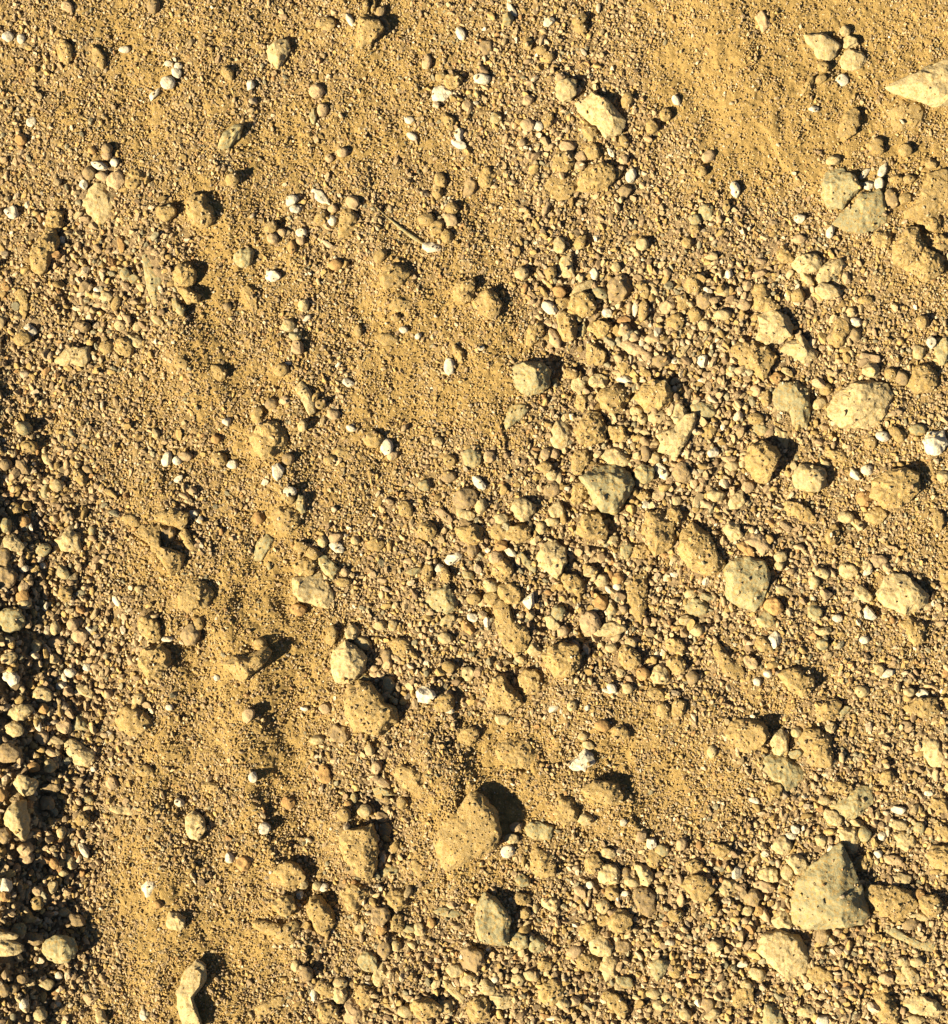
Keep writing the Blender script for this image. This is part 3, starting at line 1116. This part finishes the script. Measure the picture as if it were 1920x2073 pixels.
# ---- a label for each of them: how it looks, then what it lies beside
marks = [s for s in big if s['ph'] and len(s['ph'].split()) <= 8 and s['r'] > 15]
def where(s, o):
    dx, dy = s['x'] - o['x'], s['y'] - o['y']; an = math.degrees(math.atan2(-dy, dx)) % 360
    gap = math.hypot(dx, dy) - s['r'] - o['r']
    dr = ['right of', 'up and right of', 'above', 'up and left of', 'left of', 'down and left of', 'below', 'down and right of'][int((an + 22.5) // 45) % 8]
    return ('just ' if gap < 22 else '') + dr
used = set()
for s in big:
    base = s['ph']
    if not base:
        sz_ = 'small' if s['r'] < 13.5 else ('medium' if s['r'] < 18 else 'large')
        asp = s['a'] / s['b']
        shp = SHN[s['sh']] if asp < 1.3 or s['sh'] == 'l' else ('oval' if s['sh'] == 'r' else 'long angular')
        base = '%s %s %s %s' % (sz_, shp, COLN[s['col']], 'pebble' if s['r'] < 15 else 'stone')
    if len(base.split()) >= 7 and base not in used:
        s['label'] = base; used.add(base); continue
    cand = sorted((o for o in marks if o is not s), key=lambda o: math.hypot(o['x'] - s['x'], o['y'] - s['y']) - o['r'] * .8)
    for o in cand:
        lb = '%s %s the %s' % (base, where(s, o), o['ph'])
        if len(lb.split()) <= 16 and lb not in used: break
    s['label'] = lb; used.add(lb)

# ground height with the sand banked up against the stones
from itertools import chain
G0, G1, GS = -360, 2400, 3.0
nG = int((G1 - G0) / GS)
ax = G0 + (np.arange(nG) + .5) * GS
GX, GY = np.meshgrid(ax, ax)
HG = base_h(GX, GY)
CG = coarse(GX, GY)
HG -= 1.1 * np.clip(CG - 4, 0, 5)            # the pebbles lie where the sand has gone
HG += (noise2(GX / 11, GY / 11, 51) * 1.5 + noise2(GX / 19, GY / 19, 52) * 2.2) * np.clip((CG - 3.5) / 2.5, 0.15, 1.6)
BK = np.zeros_like(HG)
for s in stones:
    R = s['a'] + 30
    x0, x1 = int((s['x'] - R - G0) / GS), int((s['x'] + R - G0) / GS) + 1
    y0, y1 = int((s['y'] - R - G0) / GS), int((s['y'] + R - G0) / GS) + 1
    sub = (slice(max(y0, 0), y1), slice(max(x0, 0), x1))
    dx, dy = GX[sub] - s['x'], -(GY[sub] - s['y'])
    c_, s_ = math.cos(s['rot']), math.sin(s['rot'])
    u, v = (dx * c_ + dy * s_) / s['a'], (-dx * s_ + dy * c_) / s['b']
    d = np.sqrt(u * u + v * v)
    f = {'s': .20, 't': .09, 'g': .09}.get(s['col'], .06)
    amt = f * min(s['r'], 40) * np.exp(-(np.clip(d - .75, 0, 9) / .42) ** 2)
    BK[sub] = np.maximum(BK[sub], amt)
HG += BK
def gh(px, py):
    gx = np.clip((px - G0) / GS - .5, 0, nG - 1.001); gy = np.clip((py - G0) / GS - .5, 0, nG - 1.001)
    ix, iy = gx.astype(int), gy.astype(int); fx, fy = gx - ix, gy - iy
    return (HG[iy, ix] * (1 - fx) + HG[iy, ix + 1] * fx) * (1 - fy) + (HG[iy + 1, ix] * (1 - fx) + HG[iy + 1, ix + 1] * fx) * fy
def world(px, py, z=0.0):
    """a point of the ground plan (pixels of S metres); z in the same unit"""
    kf = 1 - z * S / CAM_H
    return (px - CX) * S * kf, (CY - py) * S * kf, z * S

# ------------------------------------------------------------------ materials
def mat(name):
    m = bpy.data.materials.new(name); m.use_nodes = True
    n = m.node_tree.nodes; b = n['Principled BSDF']
    b.inputs['Roughness'].default_value = 0.93
    b.inputs['Specular IOR Level'].default_value = 0.12
    return m, n, m.node_tree.links, b
def mixc(n, l, fac, a, b, mode='MIX'):
    x = n.new('ShaderNodeMix'); x.data_type = 'RGBA'; x.blend_type = mode
    for sock, v in ((x.inputs[0], fac), (x.inputs[6], a), (x.inputs[7], b)):
        if isinstance(v, (int, float)): sock.default_value = v
        elif isinstance(v, tuple): sock.default_value = (*v, 1)
        else: l.new(v, sock)
    return x.outputs[2]
def noise(n, l, vec, scale, det=3, rough=.6):
    t = n.new('ShaderNodeTexNoise'); t.inputs['Scale'].default_value = scale
    t.inputs['Detail'].default_value = det; t.inputs['Roughness'].default_value = rough
    if vec is not None: l.new(vec, t.inputs['Vector'])
    return t.outputs[0]
def ramp(n, l, f, a, b):
    r = n.new('ShaderNodeMapRange'); r.inputs[1].default_value = a; r.inputs[2].default_value = b
    l.new(f, r.inputs[0]); return r.outputs[0]
SAND = (0.352, 0.224, 0.064)
SAND2 = (0.22, 0.135, 0.038)
PAL = {'s': (0.355, 0.245, 0.095), 't': (0.40, 0.300, 0.135), 'p': (0.37, 0.252, 0.118), 'w': (0.53, 0.44, 0.27),
       'g': (0.27, 0.23, 0.11), 'o': (0.35, 0.20, 0.068), 'b': (0.25, 0.172, 0.078)}
DUST = {'s': .5, 't': .35, 'p': .2, 'w': .12, 'g': .42, 'o': .3, 'b': .3}
def stone_mat(key):
    m, n, l, b = mat({'s': 'sand_coated_stone', 't': 'tan_stone', 'p': 'rosy_stone', 'w': 'white_stone', 'g': 'grey_stone', 'o': 'ochre_stone', 'b': 'brown_stone'}[key])
    g = n.new('ShaderNodeNewGeometry'); oi = n.new('ShaderNodeObjectInfo'); pos = g.outputs['Position']
    c = PAL[key]
    big_ = ramp(n, l, noise(n, l, pos, 95, 6, .7), .38, .62)
    base = mixc(n, l, big_, (c[0] * .76, c[1] * .78, c[2] * .82), tuple(v * 1.14 for v in c))
    veil = mixc(n, l, ramp(n, l, oi.outputs['Random'], 0, 1), (.88, .87, .86), (1.1, 1.08, 1.04))
    base = mixc(n, l, 1.0, base, veil, 'MULTIPLY')
    sp = ramp(n, l, noise(n, l, pos, 620, 4, .8), .30, .52)
    base = mixc(n, l, sp, tuple(v * .68 for v in c), base)
    sp2 = ramp(n, l, noise(n, l, pos, 900, 2, .7), .64, .72)
    base = mixc(n, l, sp2, base, tuple(min(v * 1.5, .8) for v in c))
    # dust lying on it
    d1 = ramp(n, l, noise(n, l, pos, 300, 5, .75), .62 - .35 * DUST[key], .72 - .25 * DUST[key])
    sandv = mixc(n, l, ramp(n, l, noise(n, l, pos, 1000, 2), .35, .65), SAND2, SAND)
    base = mixc(n, l, d1, base, sandv)
    l.new(base, b.inputs['Base Color'])
    bp = n.new('ShaderNodeBump'); bp.inputs['Strength'].default_value = 1.0; bp.inputs['Distance'].default_value = .0014 if key == 's' else .0006
    l.new(noise(n, l, pos, 560 if key == 's' else 420, 6, .8), bp.inputs['Height'])
    bp2 = n.new('ShaderNodeBump'); bp2.inputs['Strength'].default_value = 1.0; bp2.inputs['Distance'].default_value = .0016
    l.new(noise(n, l, pos, 130, 3, .6), bp2.inputs['Height']); l.new(bp.outputs[0], bp2.inputs['Normal'])
    l.new(bp2.outputs[0], b.inputs['Normal'])
    return m
SM = {k_: stone_mat(k_) for k_ in PAL}

gm, n, l, b = mat('sandy_ground')
g = n.new('ShaderNodeNewGeometry'); pos = g.outputs['Position']
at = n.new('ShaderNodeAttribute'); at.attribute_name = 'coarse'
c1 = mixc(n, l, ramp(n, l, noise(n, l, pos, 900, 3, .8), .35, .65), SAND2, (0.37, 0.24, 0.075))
c2 = mixc(n, l, ramp(n, l, noise(n, l, pos, 700, 3, .8), .35, .65), (.13, .085, .038), (.27, .185, .088))  # soil of the coarse patches, darkened to paint in shade between the pebbles
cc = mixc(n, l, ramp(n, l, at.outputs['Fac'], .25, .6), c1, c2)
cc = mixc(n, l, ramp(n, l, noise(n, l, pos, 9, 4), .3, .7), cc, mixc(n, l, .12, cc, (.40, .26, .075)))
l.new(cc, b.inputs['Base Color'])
bp = n.new('ShaderNodeBump'); bp.inputs['Strength'].default_value = 1.0; bp.inputs['Distance'].default_value = .0016
l.new(noise(n, l, pos, 620, 6, .85), bp.inputs['Height']); l.new(bp.outputs[0], b.inputs['Normal'])

def grain_mat(name):
    m, n, l, b = mat(name)
    a_ = n.new('ShaderNodeAttribute'); a_.attribute_type = 'INSTANCER'; a_.attribute_name = 'tint'
    g = n.new('ShaderNodeNewGeometry'); pos = g.outputs['Position']
    v = mixc(n, l, ramp(n, l, noise(n, l, pos, 700, 3, .7), .3, .6), (.62, .6, .56), (1.08, 1.06, 1.0))
    l.new(mixc(n, l, 1.0, a_.outputs['Color'], v, 'MULTIPLY'), b.inputs['Base Color'])
    bp = n.new('ShaderNodeBump'); bp.inputs['Distance'].default_value = .0005
    l.new(noise(n, l, pos, 600, 4, .7), bp.inputs['Height']); l.new(bp.outputs[0], b.inputs['Normal'])
    return m
GM = grain_mat('gravel_grain')

# ------------------------------------------------------------------ mesh helpers
def mesh(name, V, F, smooth=True):
    me = bpy.data.meshes.new(name); V = np.asarray(V, dtype=np.float32); F = np.asarray(F, dtype=np.int32)
    kf = F.shape[1]
    me.vertices.add(len(V)); me.vertices.foreach_set('co', V.ravel())
    me.loops.add(F.size); me.loops.foreach_set('vertex_index', F.ravel())
    me.polygons.add(len(F)); me.polygons.foreach_set('loop_start', np.arange(0, F.size, kf, dtype=np.int32))
    me.polygons.foreach_set('use_smooth', np.full(len(F), smooth))
    me.update(calc_edges=True); return me
def ico(sub):
    t = (1 + 5 ** .5) / 2
    V = [(-1, t, 0), (1, t, 0), (-1, -t, 0), (1, -t, 0), (0, -1, t), (0, 1, t), (0, -1, -t), (0, 1, -t), (t, 0, -1), (t, 0, 1), (-t, 0, -1), (-t, 0, 1)]
    F = [(0, 11, 5), (0, 5, 1), (0, 1, 7), (0, 7, 10), (0, 10, 11), (1, 5, 9), (5, 11, 4), (11, 10, 2), (10, 7, 6), (7, 1, 8),
         (3, 9, 4), (3, 4, 2), (3, 2, 6), (3, 6, 8), (3, 8, 9), (4, 9, 5), (2, 4, 11), (6, 2, 10), (8, 6, 7), (9, 8, 1)]
    V = [np.array(v) / np.linalg.norm(v) for v in V]
    for _ in range(sub):
        mid = {}; NF = []
        def m_(a, b):
            key = (min(a, b), max(a, b))
            if key not in mid:
                v = V[a] + V[b]; V.append(v / np.linalg.norm(v)); mid[key] = len(V) - 1
            return mid[key]
        for a, b, c in F:
            ab, bc, ca = m_(a, b), m_(b, c), m_(c, a); NF += [(a, ab, ca), (b, bc, ab), (c, ca, bc), (ab, bc, ca)]
        F = NF
    return np.array(V), np.array(F)
ICO = {i: ico(i) for i in (1, 2, 3, 4, 5)}

def facets(V, rg, nf, dmin, dmax, zmin=-1.0):
    V = V.copy()
    for _ in range(nf):
        while True:
            nn = rg.normal(size=3); nn /= np.linalg.norm(nn)
            if nn[2] > zmin: break
        d = rg.uniform(dmin, dmax)
        if zmin > -1: d = max(d, .97 * math.sqrt(1 - nn[2] ** 2))
        t = V @ nn - d
        V -= np.outer(np.clip(t, 0, None) * .96, nn)
    return V

def HH(s):
    return (s['hf'] or .62) * (1.45 if s['r'] < 14 else 1.15) * s['b']
def rock(s, seed, sub):
    """a stone's mesh about its own base point, in metres"""
    rg = np.random.default_rng(seed)
    V, F = ICO[sub]
    if s['poly'] is not None: U = facets(V, rg, 10, .60 if s['col'] != 's' else .72, .90, .2)
    elif s['sh'] == 'r': U = facets(V, rg, 11, .80, .97)
    else: U = facets(V, rg, 13, .62, .88)
    low = noise3(U * 1.5 + seed * 1.7, seed) * .10 + noise3(U * 3.3 + seed, seed + 1) * .055
    U = U * (1 + (low if s['poly'] is None else low * .8))[:, None]
    hh = HH(s)
    if s['poly'] is not None:
        q = s['poly'] * (1, -1); th = np.arctan2(U[:, 1], U[:, 0]); R = np.zeros(len(U))
        cx_, sy_ = np.cos(th), np.sin(th)
        for (ax_, ay_), (bx_, by_) in zip(q, np.roll(q, -1, 0)):
            ex, ey = bx_ - ax_, by_ - ay_; den = cx_ * ey - sy_ * ex
            den = np.where(abs(den) < 1e-9, 1e-9, den)
            t = (ax_ * ey - ay_ * ex) / den; uu = (ax_ * sy_ - ay_ * cx_) / den
            ok = (t > 0) & (uu >= -1e-6) & (uu <= 1 + 1e-6); R = np.where(ok & (t > R), t, R)
        R = np.where(R == 0, s['r'], R)
        rad = np.hypot(U[:, 0], U[:, 1]); rad2 = np.clip(rad, 0, 1.15) ** .72      # steep flanks
        X, Y = cx_ * R * rad2 * 1.05, sy_ * R * rad2 * 1.05
        tilt = rg.uniform(-.16, .16, 2)
        X = X + s['skew'] * np.clip(U[:, 2], 0, 1) * s['r']
        Z = U[:, 2] * hh
        Z = Z * (1 + tilt[0] * X / s['r'] + tilt[1] * Y / s['r'])
    else:
        rad = np.hypot(U[:, 0], U[:, 1]) + 1e-9; f = np.clip(rad, 0, 2) ** -.12
        x, y = U[:, 0] * f * s['a'] * 1.13, U[:, 1] * f * s['b'] * 1.13; c_, s_ = math.cos(s['rot']), math.sin(s['rot'])
        X, Y, Z = x * c_ - y * s_, x * s_ + y * c_, U[:, 2] * hh
    P = np.stack([X, Y, Z], 1)
    nrm = P / (np.linalg.norm(P, axis=1)[:, None] + 1e-9)
    gr = 1.9 if s['col'] == 's' else 1.0
    if s['r'] > 14:
        P += nrm * (noise3(P / 17.0 + seed, seed + 2) * 2.2 - abs(noise3(P / 12.0 + seed * 2, seed + 7)) * 2.4 + noise3(P / 9.0 + seed, seed + 3) * gr * 1.1 + noise3(P / 4.2 + seed, seed + 4) * gr * .75)[:, None]
    return P * S, F
# ------------------------------------------------------------------ the ground: one sheet, fine where the picture looks, out to the horizon
st = 2.6
inner = np.arange(-90, 2010 + st, st); innery = np.arange(-90, 2165 + st, st)
def outer(a, dirn):
    o, stp = [], 6.0
    while abs(a) < 60000: a += dirn * stp; stp *= 1.22 if abs(a) > 3000 else 1.04; o.append(a)
    return o
xs = np.array(outer(-90, -1)[::-1] + list(inner) + outer(inner[-1], 1)); ys = np.array(outer(-90, -1)[::-1] + list(innery) + outer(innery[-1], 1))
PX, PY = np.meshgrid(xs, ys)
Z = gh(PX, PY); Cc = coarse(PX, PY)
Z += 1.9 * noise2(PX / 12, PY / 12, 41) + 2.0 * noise2(PX / 6.3, PY / 6.3, 42) * (.55 + Cc / 9) + 1.6 * noise2(PX / 3.4, PY / 3.4, 43)
Vg = np.stack([(PX - CX) * S, (CY - PY) * S, Z * S], 2).reshape(-1, 3)
nx, ny = len(xs), len(ys)
idx = np.arange(nx * ny).reshape(ny, nx)
Fg = np.stack([idx[:-1, :-1], idx[1:, :-1], idx[1:, 1:], idx[:-1, 1:]], 2).reshape(-1, 4)
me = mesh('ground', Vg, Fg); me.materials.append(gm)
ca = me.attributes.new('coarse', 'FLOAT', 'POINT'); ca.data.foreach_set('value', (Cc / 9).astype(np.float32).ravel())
go = bpy.data.objects.new('ground', me); C.objects.link(go); go['kind'] = 'structure'

# ------------------------------------------------------------------ the stones
allV, allF, off = [], [], 0
for i, s in enumerate(big):
    sub = 5 if s['r'] > 32 else (4 if s['r'] > 17 else 3)
    V, F = rock(s, 100 + i, sub)
    z0 = float(gh(np.array([s['x']]), np.array([s['y']]))[0])
    hh = HH(s)
    bk = {'s': .20, 't': .09, 'g': .09}.get(s['col'], .06) * min(s['r'], 40)
    z0 = z0 - bk * .5 + 1.5 + hh * .16
    me = mesh('stone', V, F); me.materials.append(SM[s['col']])
    o = bpy.data.objects.new('stone', me); C.objects.link(o)
    o.location = world(s['x'], s['y'], z0 + hh * .3)
    o.location.z = z0 * S
    o['label'] = s['label']; o['category'] = 'pebble' if s['r'] < 13.5 else 'stone'
    o['group'] = 'stones scattered over the sandy gravel'
    allV.append(V + np.array(o.location)); allF.append(F + off); off += len(V)
# the many lesser pebbles whose places can be read, joined by colour of stone in one mesh
sV, sF, sm_, so_ = [], [], [], 0
keys = list(PAL)
for i, s in enumerate(small):
    V, F = rock(s, 900 + i, 2 if s['r'] < 9 else 3)
    z0 = float(gh(np.array([s['x']]), np.array([s['y']]))[0]); hh = HH(s)
    V = V + np.array(world(s['x'], s['y'], 1.5 + z0 + hh * .2))
    sV.append(V); sF.append(F + so_); so_ += len(V); sm_ += [keys.index(s['col'])] * len(F)
    allV.append(V); allF.append(F + off); off += len(V)
me = mesh('pebbles', np.concatenate(sV), np.concatenate(sF))
for k_ in keys: me.materials.append(SM[k_])
me.polygons.foreach_set('material_index', np.array(sm_, dtype=np.int32))
po = bpy.data.objects.new('pebbles', me); C.objects.link(po); po['kind'] = 'stuff'
po['label'] = 'small pebbles strewn between the larger stones'
bvh = BVHTree.FromPolygons(np.concatenate(allV).tolist(), np.concatenate(allF).tolist())

# footprint of the stones, so that loose gravel lies round them
FP = np.zeros_like(HG)
for s in stones:
    R = s['a'] + 4
    x0, x1 = int((s['x'] - R - G0) / GS), int((s['x'] + R - G0) / GS) + 1
    y0, y1 = int((s['y'] - R - G0) / GS), int((s['y'] + R - G0) / GS) + 1
    sub = (slice(y0, y1), slice(x0, x1)); dx, dy = GX[sub] - s['x'], -(GY[sub] - s['y'])
    c_, s_ = math.cos(s['rot']), math.sin(s['rot'])
    if s['poly'] is not None:
        q = s['poly'] * (1, -1); inside = np.zeros(dx.shape, bool)
        for (ax_, ay_), (bx_, by_) in zip(q, np.roll(q, -1, 0)):
            cond = ((ay_ > dy) != (by_ > dy)); dd = by_ - ay_ if by_ != ay_ else 1e-9
            inside ^= cond & (dx < (bx_ - ax_) * (dy - ay_) / dd + ax_)
        FP[sub] = np.maximum(FP[sub], inside * (1.0 if s['col'] == 's' else .5))
    else:
        u, v = (dx * c_ + dy * s_) / s['a'], (-dx * s_ + dy * c_) / s['b']
        FP[sub] = np.maximum(FP[sub], (u * u + v * v < 1) * (1.0 if s['col'] == 's' else .5))
def fp(px, py):
    ix = np.clip(((px - G0) / GS).astype(int), 0, nG - 1); iy = np.clip(((py - G0) / GS).astype(int), 0, nG - 1)
    return FP[iy, ix]

# ------------------------------------------------------------------ loose gravel and grit, instanced grains
def grid_pts(step, jit):
    a = np.arange(-150, 2075, step); b_ = np.arange(-150, 2230, step)
    x, y = np.meshgrid(a, b_); x = x + (np.arange(len(b_)) % 2)[:, None] * step / 2
    x = x.ravel() + rng.uniform(-jit, jit, x.size) * step; y = y.ravel() + rng.uniform(-jit, jit, y.size) * step
    return x, y
TINT = np.array([(0.36, 0.252, 0.125), (0.38, 0.275, 0.130), (0.37, 0.252, 0.118), (0.35, 0.232, 0.082), (0.53, 0.43, 0.27),
                 (0.25, 0.21, 0.115), (0.27, 0.182, 0.09), (0.35, 0.20, 0.075), (0.43, 0.325, 0.185)])
TW_G = np.array([.24, .18, .10, .22, .016, .05, .09, .03, .08]); TW_S = np.array([.26, .10, .07, .44, .012, .02, .05, .03, .03])
def tints(px, py, bright=1.0):
    c = np.clip((coarse(px, py) - 2) / 4, 0, 1); n_ = len(px)
    u = rng.random(n_); cg, cs = np.cumsum(TW_G / TW_G.sum()), np.cumsum(TW_S / TW_S.sum())
    i = np.where(rng.random(n_) < c, np.searchsorted(cg, u), np.searchsorted(cs, u)); i = np.clip(i, 0, 8)
    t = TINT[i] * rng.uniform(.66, 1.15, n_)[:, None] * bright
    return np.concatenate([t, np.ones((n_, 1))], 1)
def on_surface(px, py, need):
    """height (metres) of the ground, or of a stone where one lies"""
    z = gh(px, py) * S
    X, Y = (px - CX) * S, (CY - py) * S
    for j in np.nonzero(need)[0]:
        hit = bvh.ray_cast(Vector((X[j], Y[j], .2)), Vector((0, 0, -1)))
        if hit[0] is not None and hit[0].z > z[j]: z[j] = hit[0].z if hit[1].z > .45 else -1
    return X, Y, z

protos = bpy.data.collections.new('grain_shapes')
for i in range(12):
    rg = np.random.default_rng(i + 5); V, F = ICO[2]
    U = facets(V, rg, 9, .52, .86); U = U * (1 + .16 * noise3(U * 2.1 + i * 3.1, i))[:, None]
    me = mesh('grain', U, F, smooth=(i % 4 == 0)); me.materials.append(GM)
    protos.objects.link(bpy.data.objects.new('grain', me))
for i in range(8):
    rg = np.random.default_rng(i + 50); V, F = ICO[1]
    U = facets(V, rg, 7, .5, .85)
    me = mesh('grit', U, F, smooth=False); me.materials.append(GM)
    protos.objects.link(bpy.data.objects.new('grit', me))

def scatter(name, px, py, rad, idx0, nidx, emb, label):
    need = fp(px, py) > 0
    X, Y, z = on_surface(px, py, need)
    ok = z > -.5; px, py, rad, X, Y, z = px[ok], py[ok], rad[ok], X[ok], Y[ok], z[ok]
    n_ = len(px)
    me = bpy.data.meshes.new(name); me.vertices.add(n_)
    P = np.stack([X, Y, z + rad * S * emb], 1); me.vertices.foreach_set('co', P.astype(np.float32).ravel())
    r3 = rad[:, None] * S * np.stack([rng.uniform(1.0, 1.65, n_), rng.uniform(.8, 1.1, n_), rng.uniform(.65, 1.0, n_)], 1)
    rot = np.stack([rng.normal(0, .35, n_), rng.normal(0, .35, n_), rng.uniform(0, 6.283, n_)], 1)
    for nm, ty, arr, key in (('scl', 'FLOAT_VECTOR', r3, 'vector'), ('rot', 'FLOAT_VECTOR', rot, 'vector'), ('tint', 'FLOAT_COLOR', tints(px, py), 'color')):
        a_ = me.attributes.new(nm, ty, 'POINT'); a_.data.foreach_set(key, arr.astype(np.float32).ravel())
    a_ = me.attributes.new('pick', 'INT', 'POINT'); a_.data.foreach_set('value', rng.integers(idx0, idx0 + nidx, n_).astype(np.int32))
    o = bpy.data.objects.new(name, me); C.objects.link(o); o['kind'] = 'stuff'; o['label'] = label
    ng = bpy.data.node_groups.new(name, 'GeometryNodeTree')
    ng.interface.new_socket('Geometry', in_out='INPUT', socket_type='NodeSocketGeometry')
    ng.interface.new_socket('Geometry', in_out='OUTPUT', socket_type='NodeSocketGeometry')
    gi, gout = ng.nodes.new('NodeGroupInput'), ng.nodes.new('NodeGroupOutput')
    ci = ng.nodes.new('GeometryNodeCollectionInfo'); ci.inputs['Collection'].default_value = protos
    ci.inputs['Separate Children'].default_value = True; ci.inputs['Reset Children'].default_value = True
    ip = ng.nodes.new('GeometryNodeInstanceOnPoints'); ip.inputs['Pick Instance'].default_value = True
    def attr(nm, ty):
        q = ng.nodes.new('GeometryNodeInputNamedAttribute'); q.data_type = ty; q.inputs['Name'].default_value = nm; return q.outputs['Attribute']
    L = ng.links.new
    L(gi.outputs[0], ip.inputs['Points']); L(ci.outputs[0], ip.inputs['Instance'])
    L(attr('pick', 'INT'), ip.inputs['Instance Index']); L(attr('rot', 'FLOAT_VECTOR'), ip.inputs['Rotation']); L(attr('scl', 'FLOAT_VECTOR'), ip.inputs['Scale'])
    L(ip.outputs[0], gout.inputs[0])
    md = o.modifiers.new('scatter', 'NODES'); md.node_group = ng
    return n_

def logn(n_, med, sg, lo, hi): return np.clip(med * np.exp(rng.normal(0, sg, n_)), lo, hi)
x, y = grid_pts(21, .42); c = coarse(x, y)
keep = (rng.random(len(x)) < np.clip((c - 4.6) / 4, 0, .8)) & (fp(x, y) == 0)
x, y = x[keep], y[keep]
n0 = scatter('pebble_bed', x, y, logn(len(x), 7.4, .2, 5.5, 11.5), 0, 12, .45, 'thumbnail-sized pebbles lying in the coarse gravel')
x, y = grid_pts(12.4, .42); c = coarse(x, y)
keep = (rng.random(len(x)) < np.clip((c - 3.0) / 3.4, 0, .95) ** 1.2) & (fp(x, y) == 0)
x, y, c = x[keep], y[keep], c[keep]
n1 = scatter('gravel', x, y, logn(len(x), 4.7, .24, 3, 8) * (1 + np.clip(c - 6, 0, 3) * .08), 0, 12, .5, 'loose pale pebbles filling the coarse patches')
x, y = grid_pts(7.2, .5); c = coarse(x, y); f_ = fp(x, y)
keep = (rng.random(len(x)) < np.clip((c - 1.2) / 3.4, 0.02, .9) * np.clip(1.6 - c * .16, .35, 1)) & ((f_ == 0) | (rng.random(len(x)) < .03))
x, y = x[keep], y[keep]
n2 = scatter('fine_gravel', x, y, logn(len(x), 2.9, .26, 1.7, 5), 0, 12, .45, 'small tan grains packed between the pebbles')
x, y = grid_pts(4.3, .5); c = coarse(x, y); f_ = fp(x, y)
dens = np.clip(.30 + c * .22, 0, .93) * np.clip(1.7 - c * .2, .25, 1)
keep = (rng.random(len(x)) < np.where(f_ == 0, dens, np.where(f_ < .9, .03, .16)))
x, y = x[keep], y[keep]
n3 = scatter('coarse_sand', x, y, logn(len(x), 1.6, .3, .9, 3.2), 12, 8, .5, 'coarse golden sand grains over the whole ground')
print('instances', n1, n2, n3)

# ------------------------------------------------------------------ a flat dry stalk lying in the grit
tip, root = (754, 412), (856, 492)
V, F = [], []
N = 26
for i in range(N + 1):
    t = i / N; px_ = tip[0] + (root[0] - tip[0]) * t; py_ = tip[1] + (root[1] - tip[1]) * t + 4 * math.sin(t * 3.1)
    z = float(gh(np.array([px_]), np.array([py_]))[0]) + 6.5 - 3 * t
    wd = .8 + 5.8 * t ** 1.3 * (1 if t < .9 else (1 - t) * 10 * .6 + .4); nxv, nyv = .62, .785
    for q, (aw, az) in enumerate(((-1, 0), (-.35, 1.3), (.2, .5), (1, .1), (0, -1.4))):
        X, Y, Zz = world(px_ + nxv * wd * aw * .9, py_ - nyv * wd * aw * .9, z + az * (.6 + t)); V.append((X, Y, Zz))
for i in range(N):
    for q in range(5): F.append((i * 5 + q, i * 5 + (q + 1) % 5, i * 5 + 5 + (q + 1) % 5, i * 5 + 5 + q))
me = mesh('dry_stalk', V, F); me.materials.append(SM['g'])
o = bpy.data.objects.new('dry_stalk', me); C.objects.link(o)
o['label'] = 'thin grey flattened stalk lying diagonally above the bright white chalky pebble'; o['category'] = 'stalk'
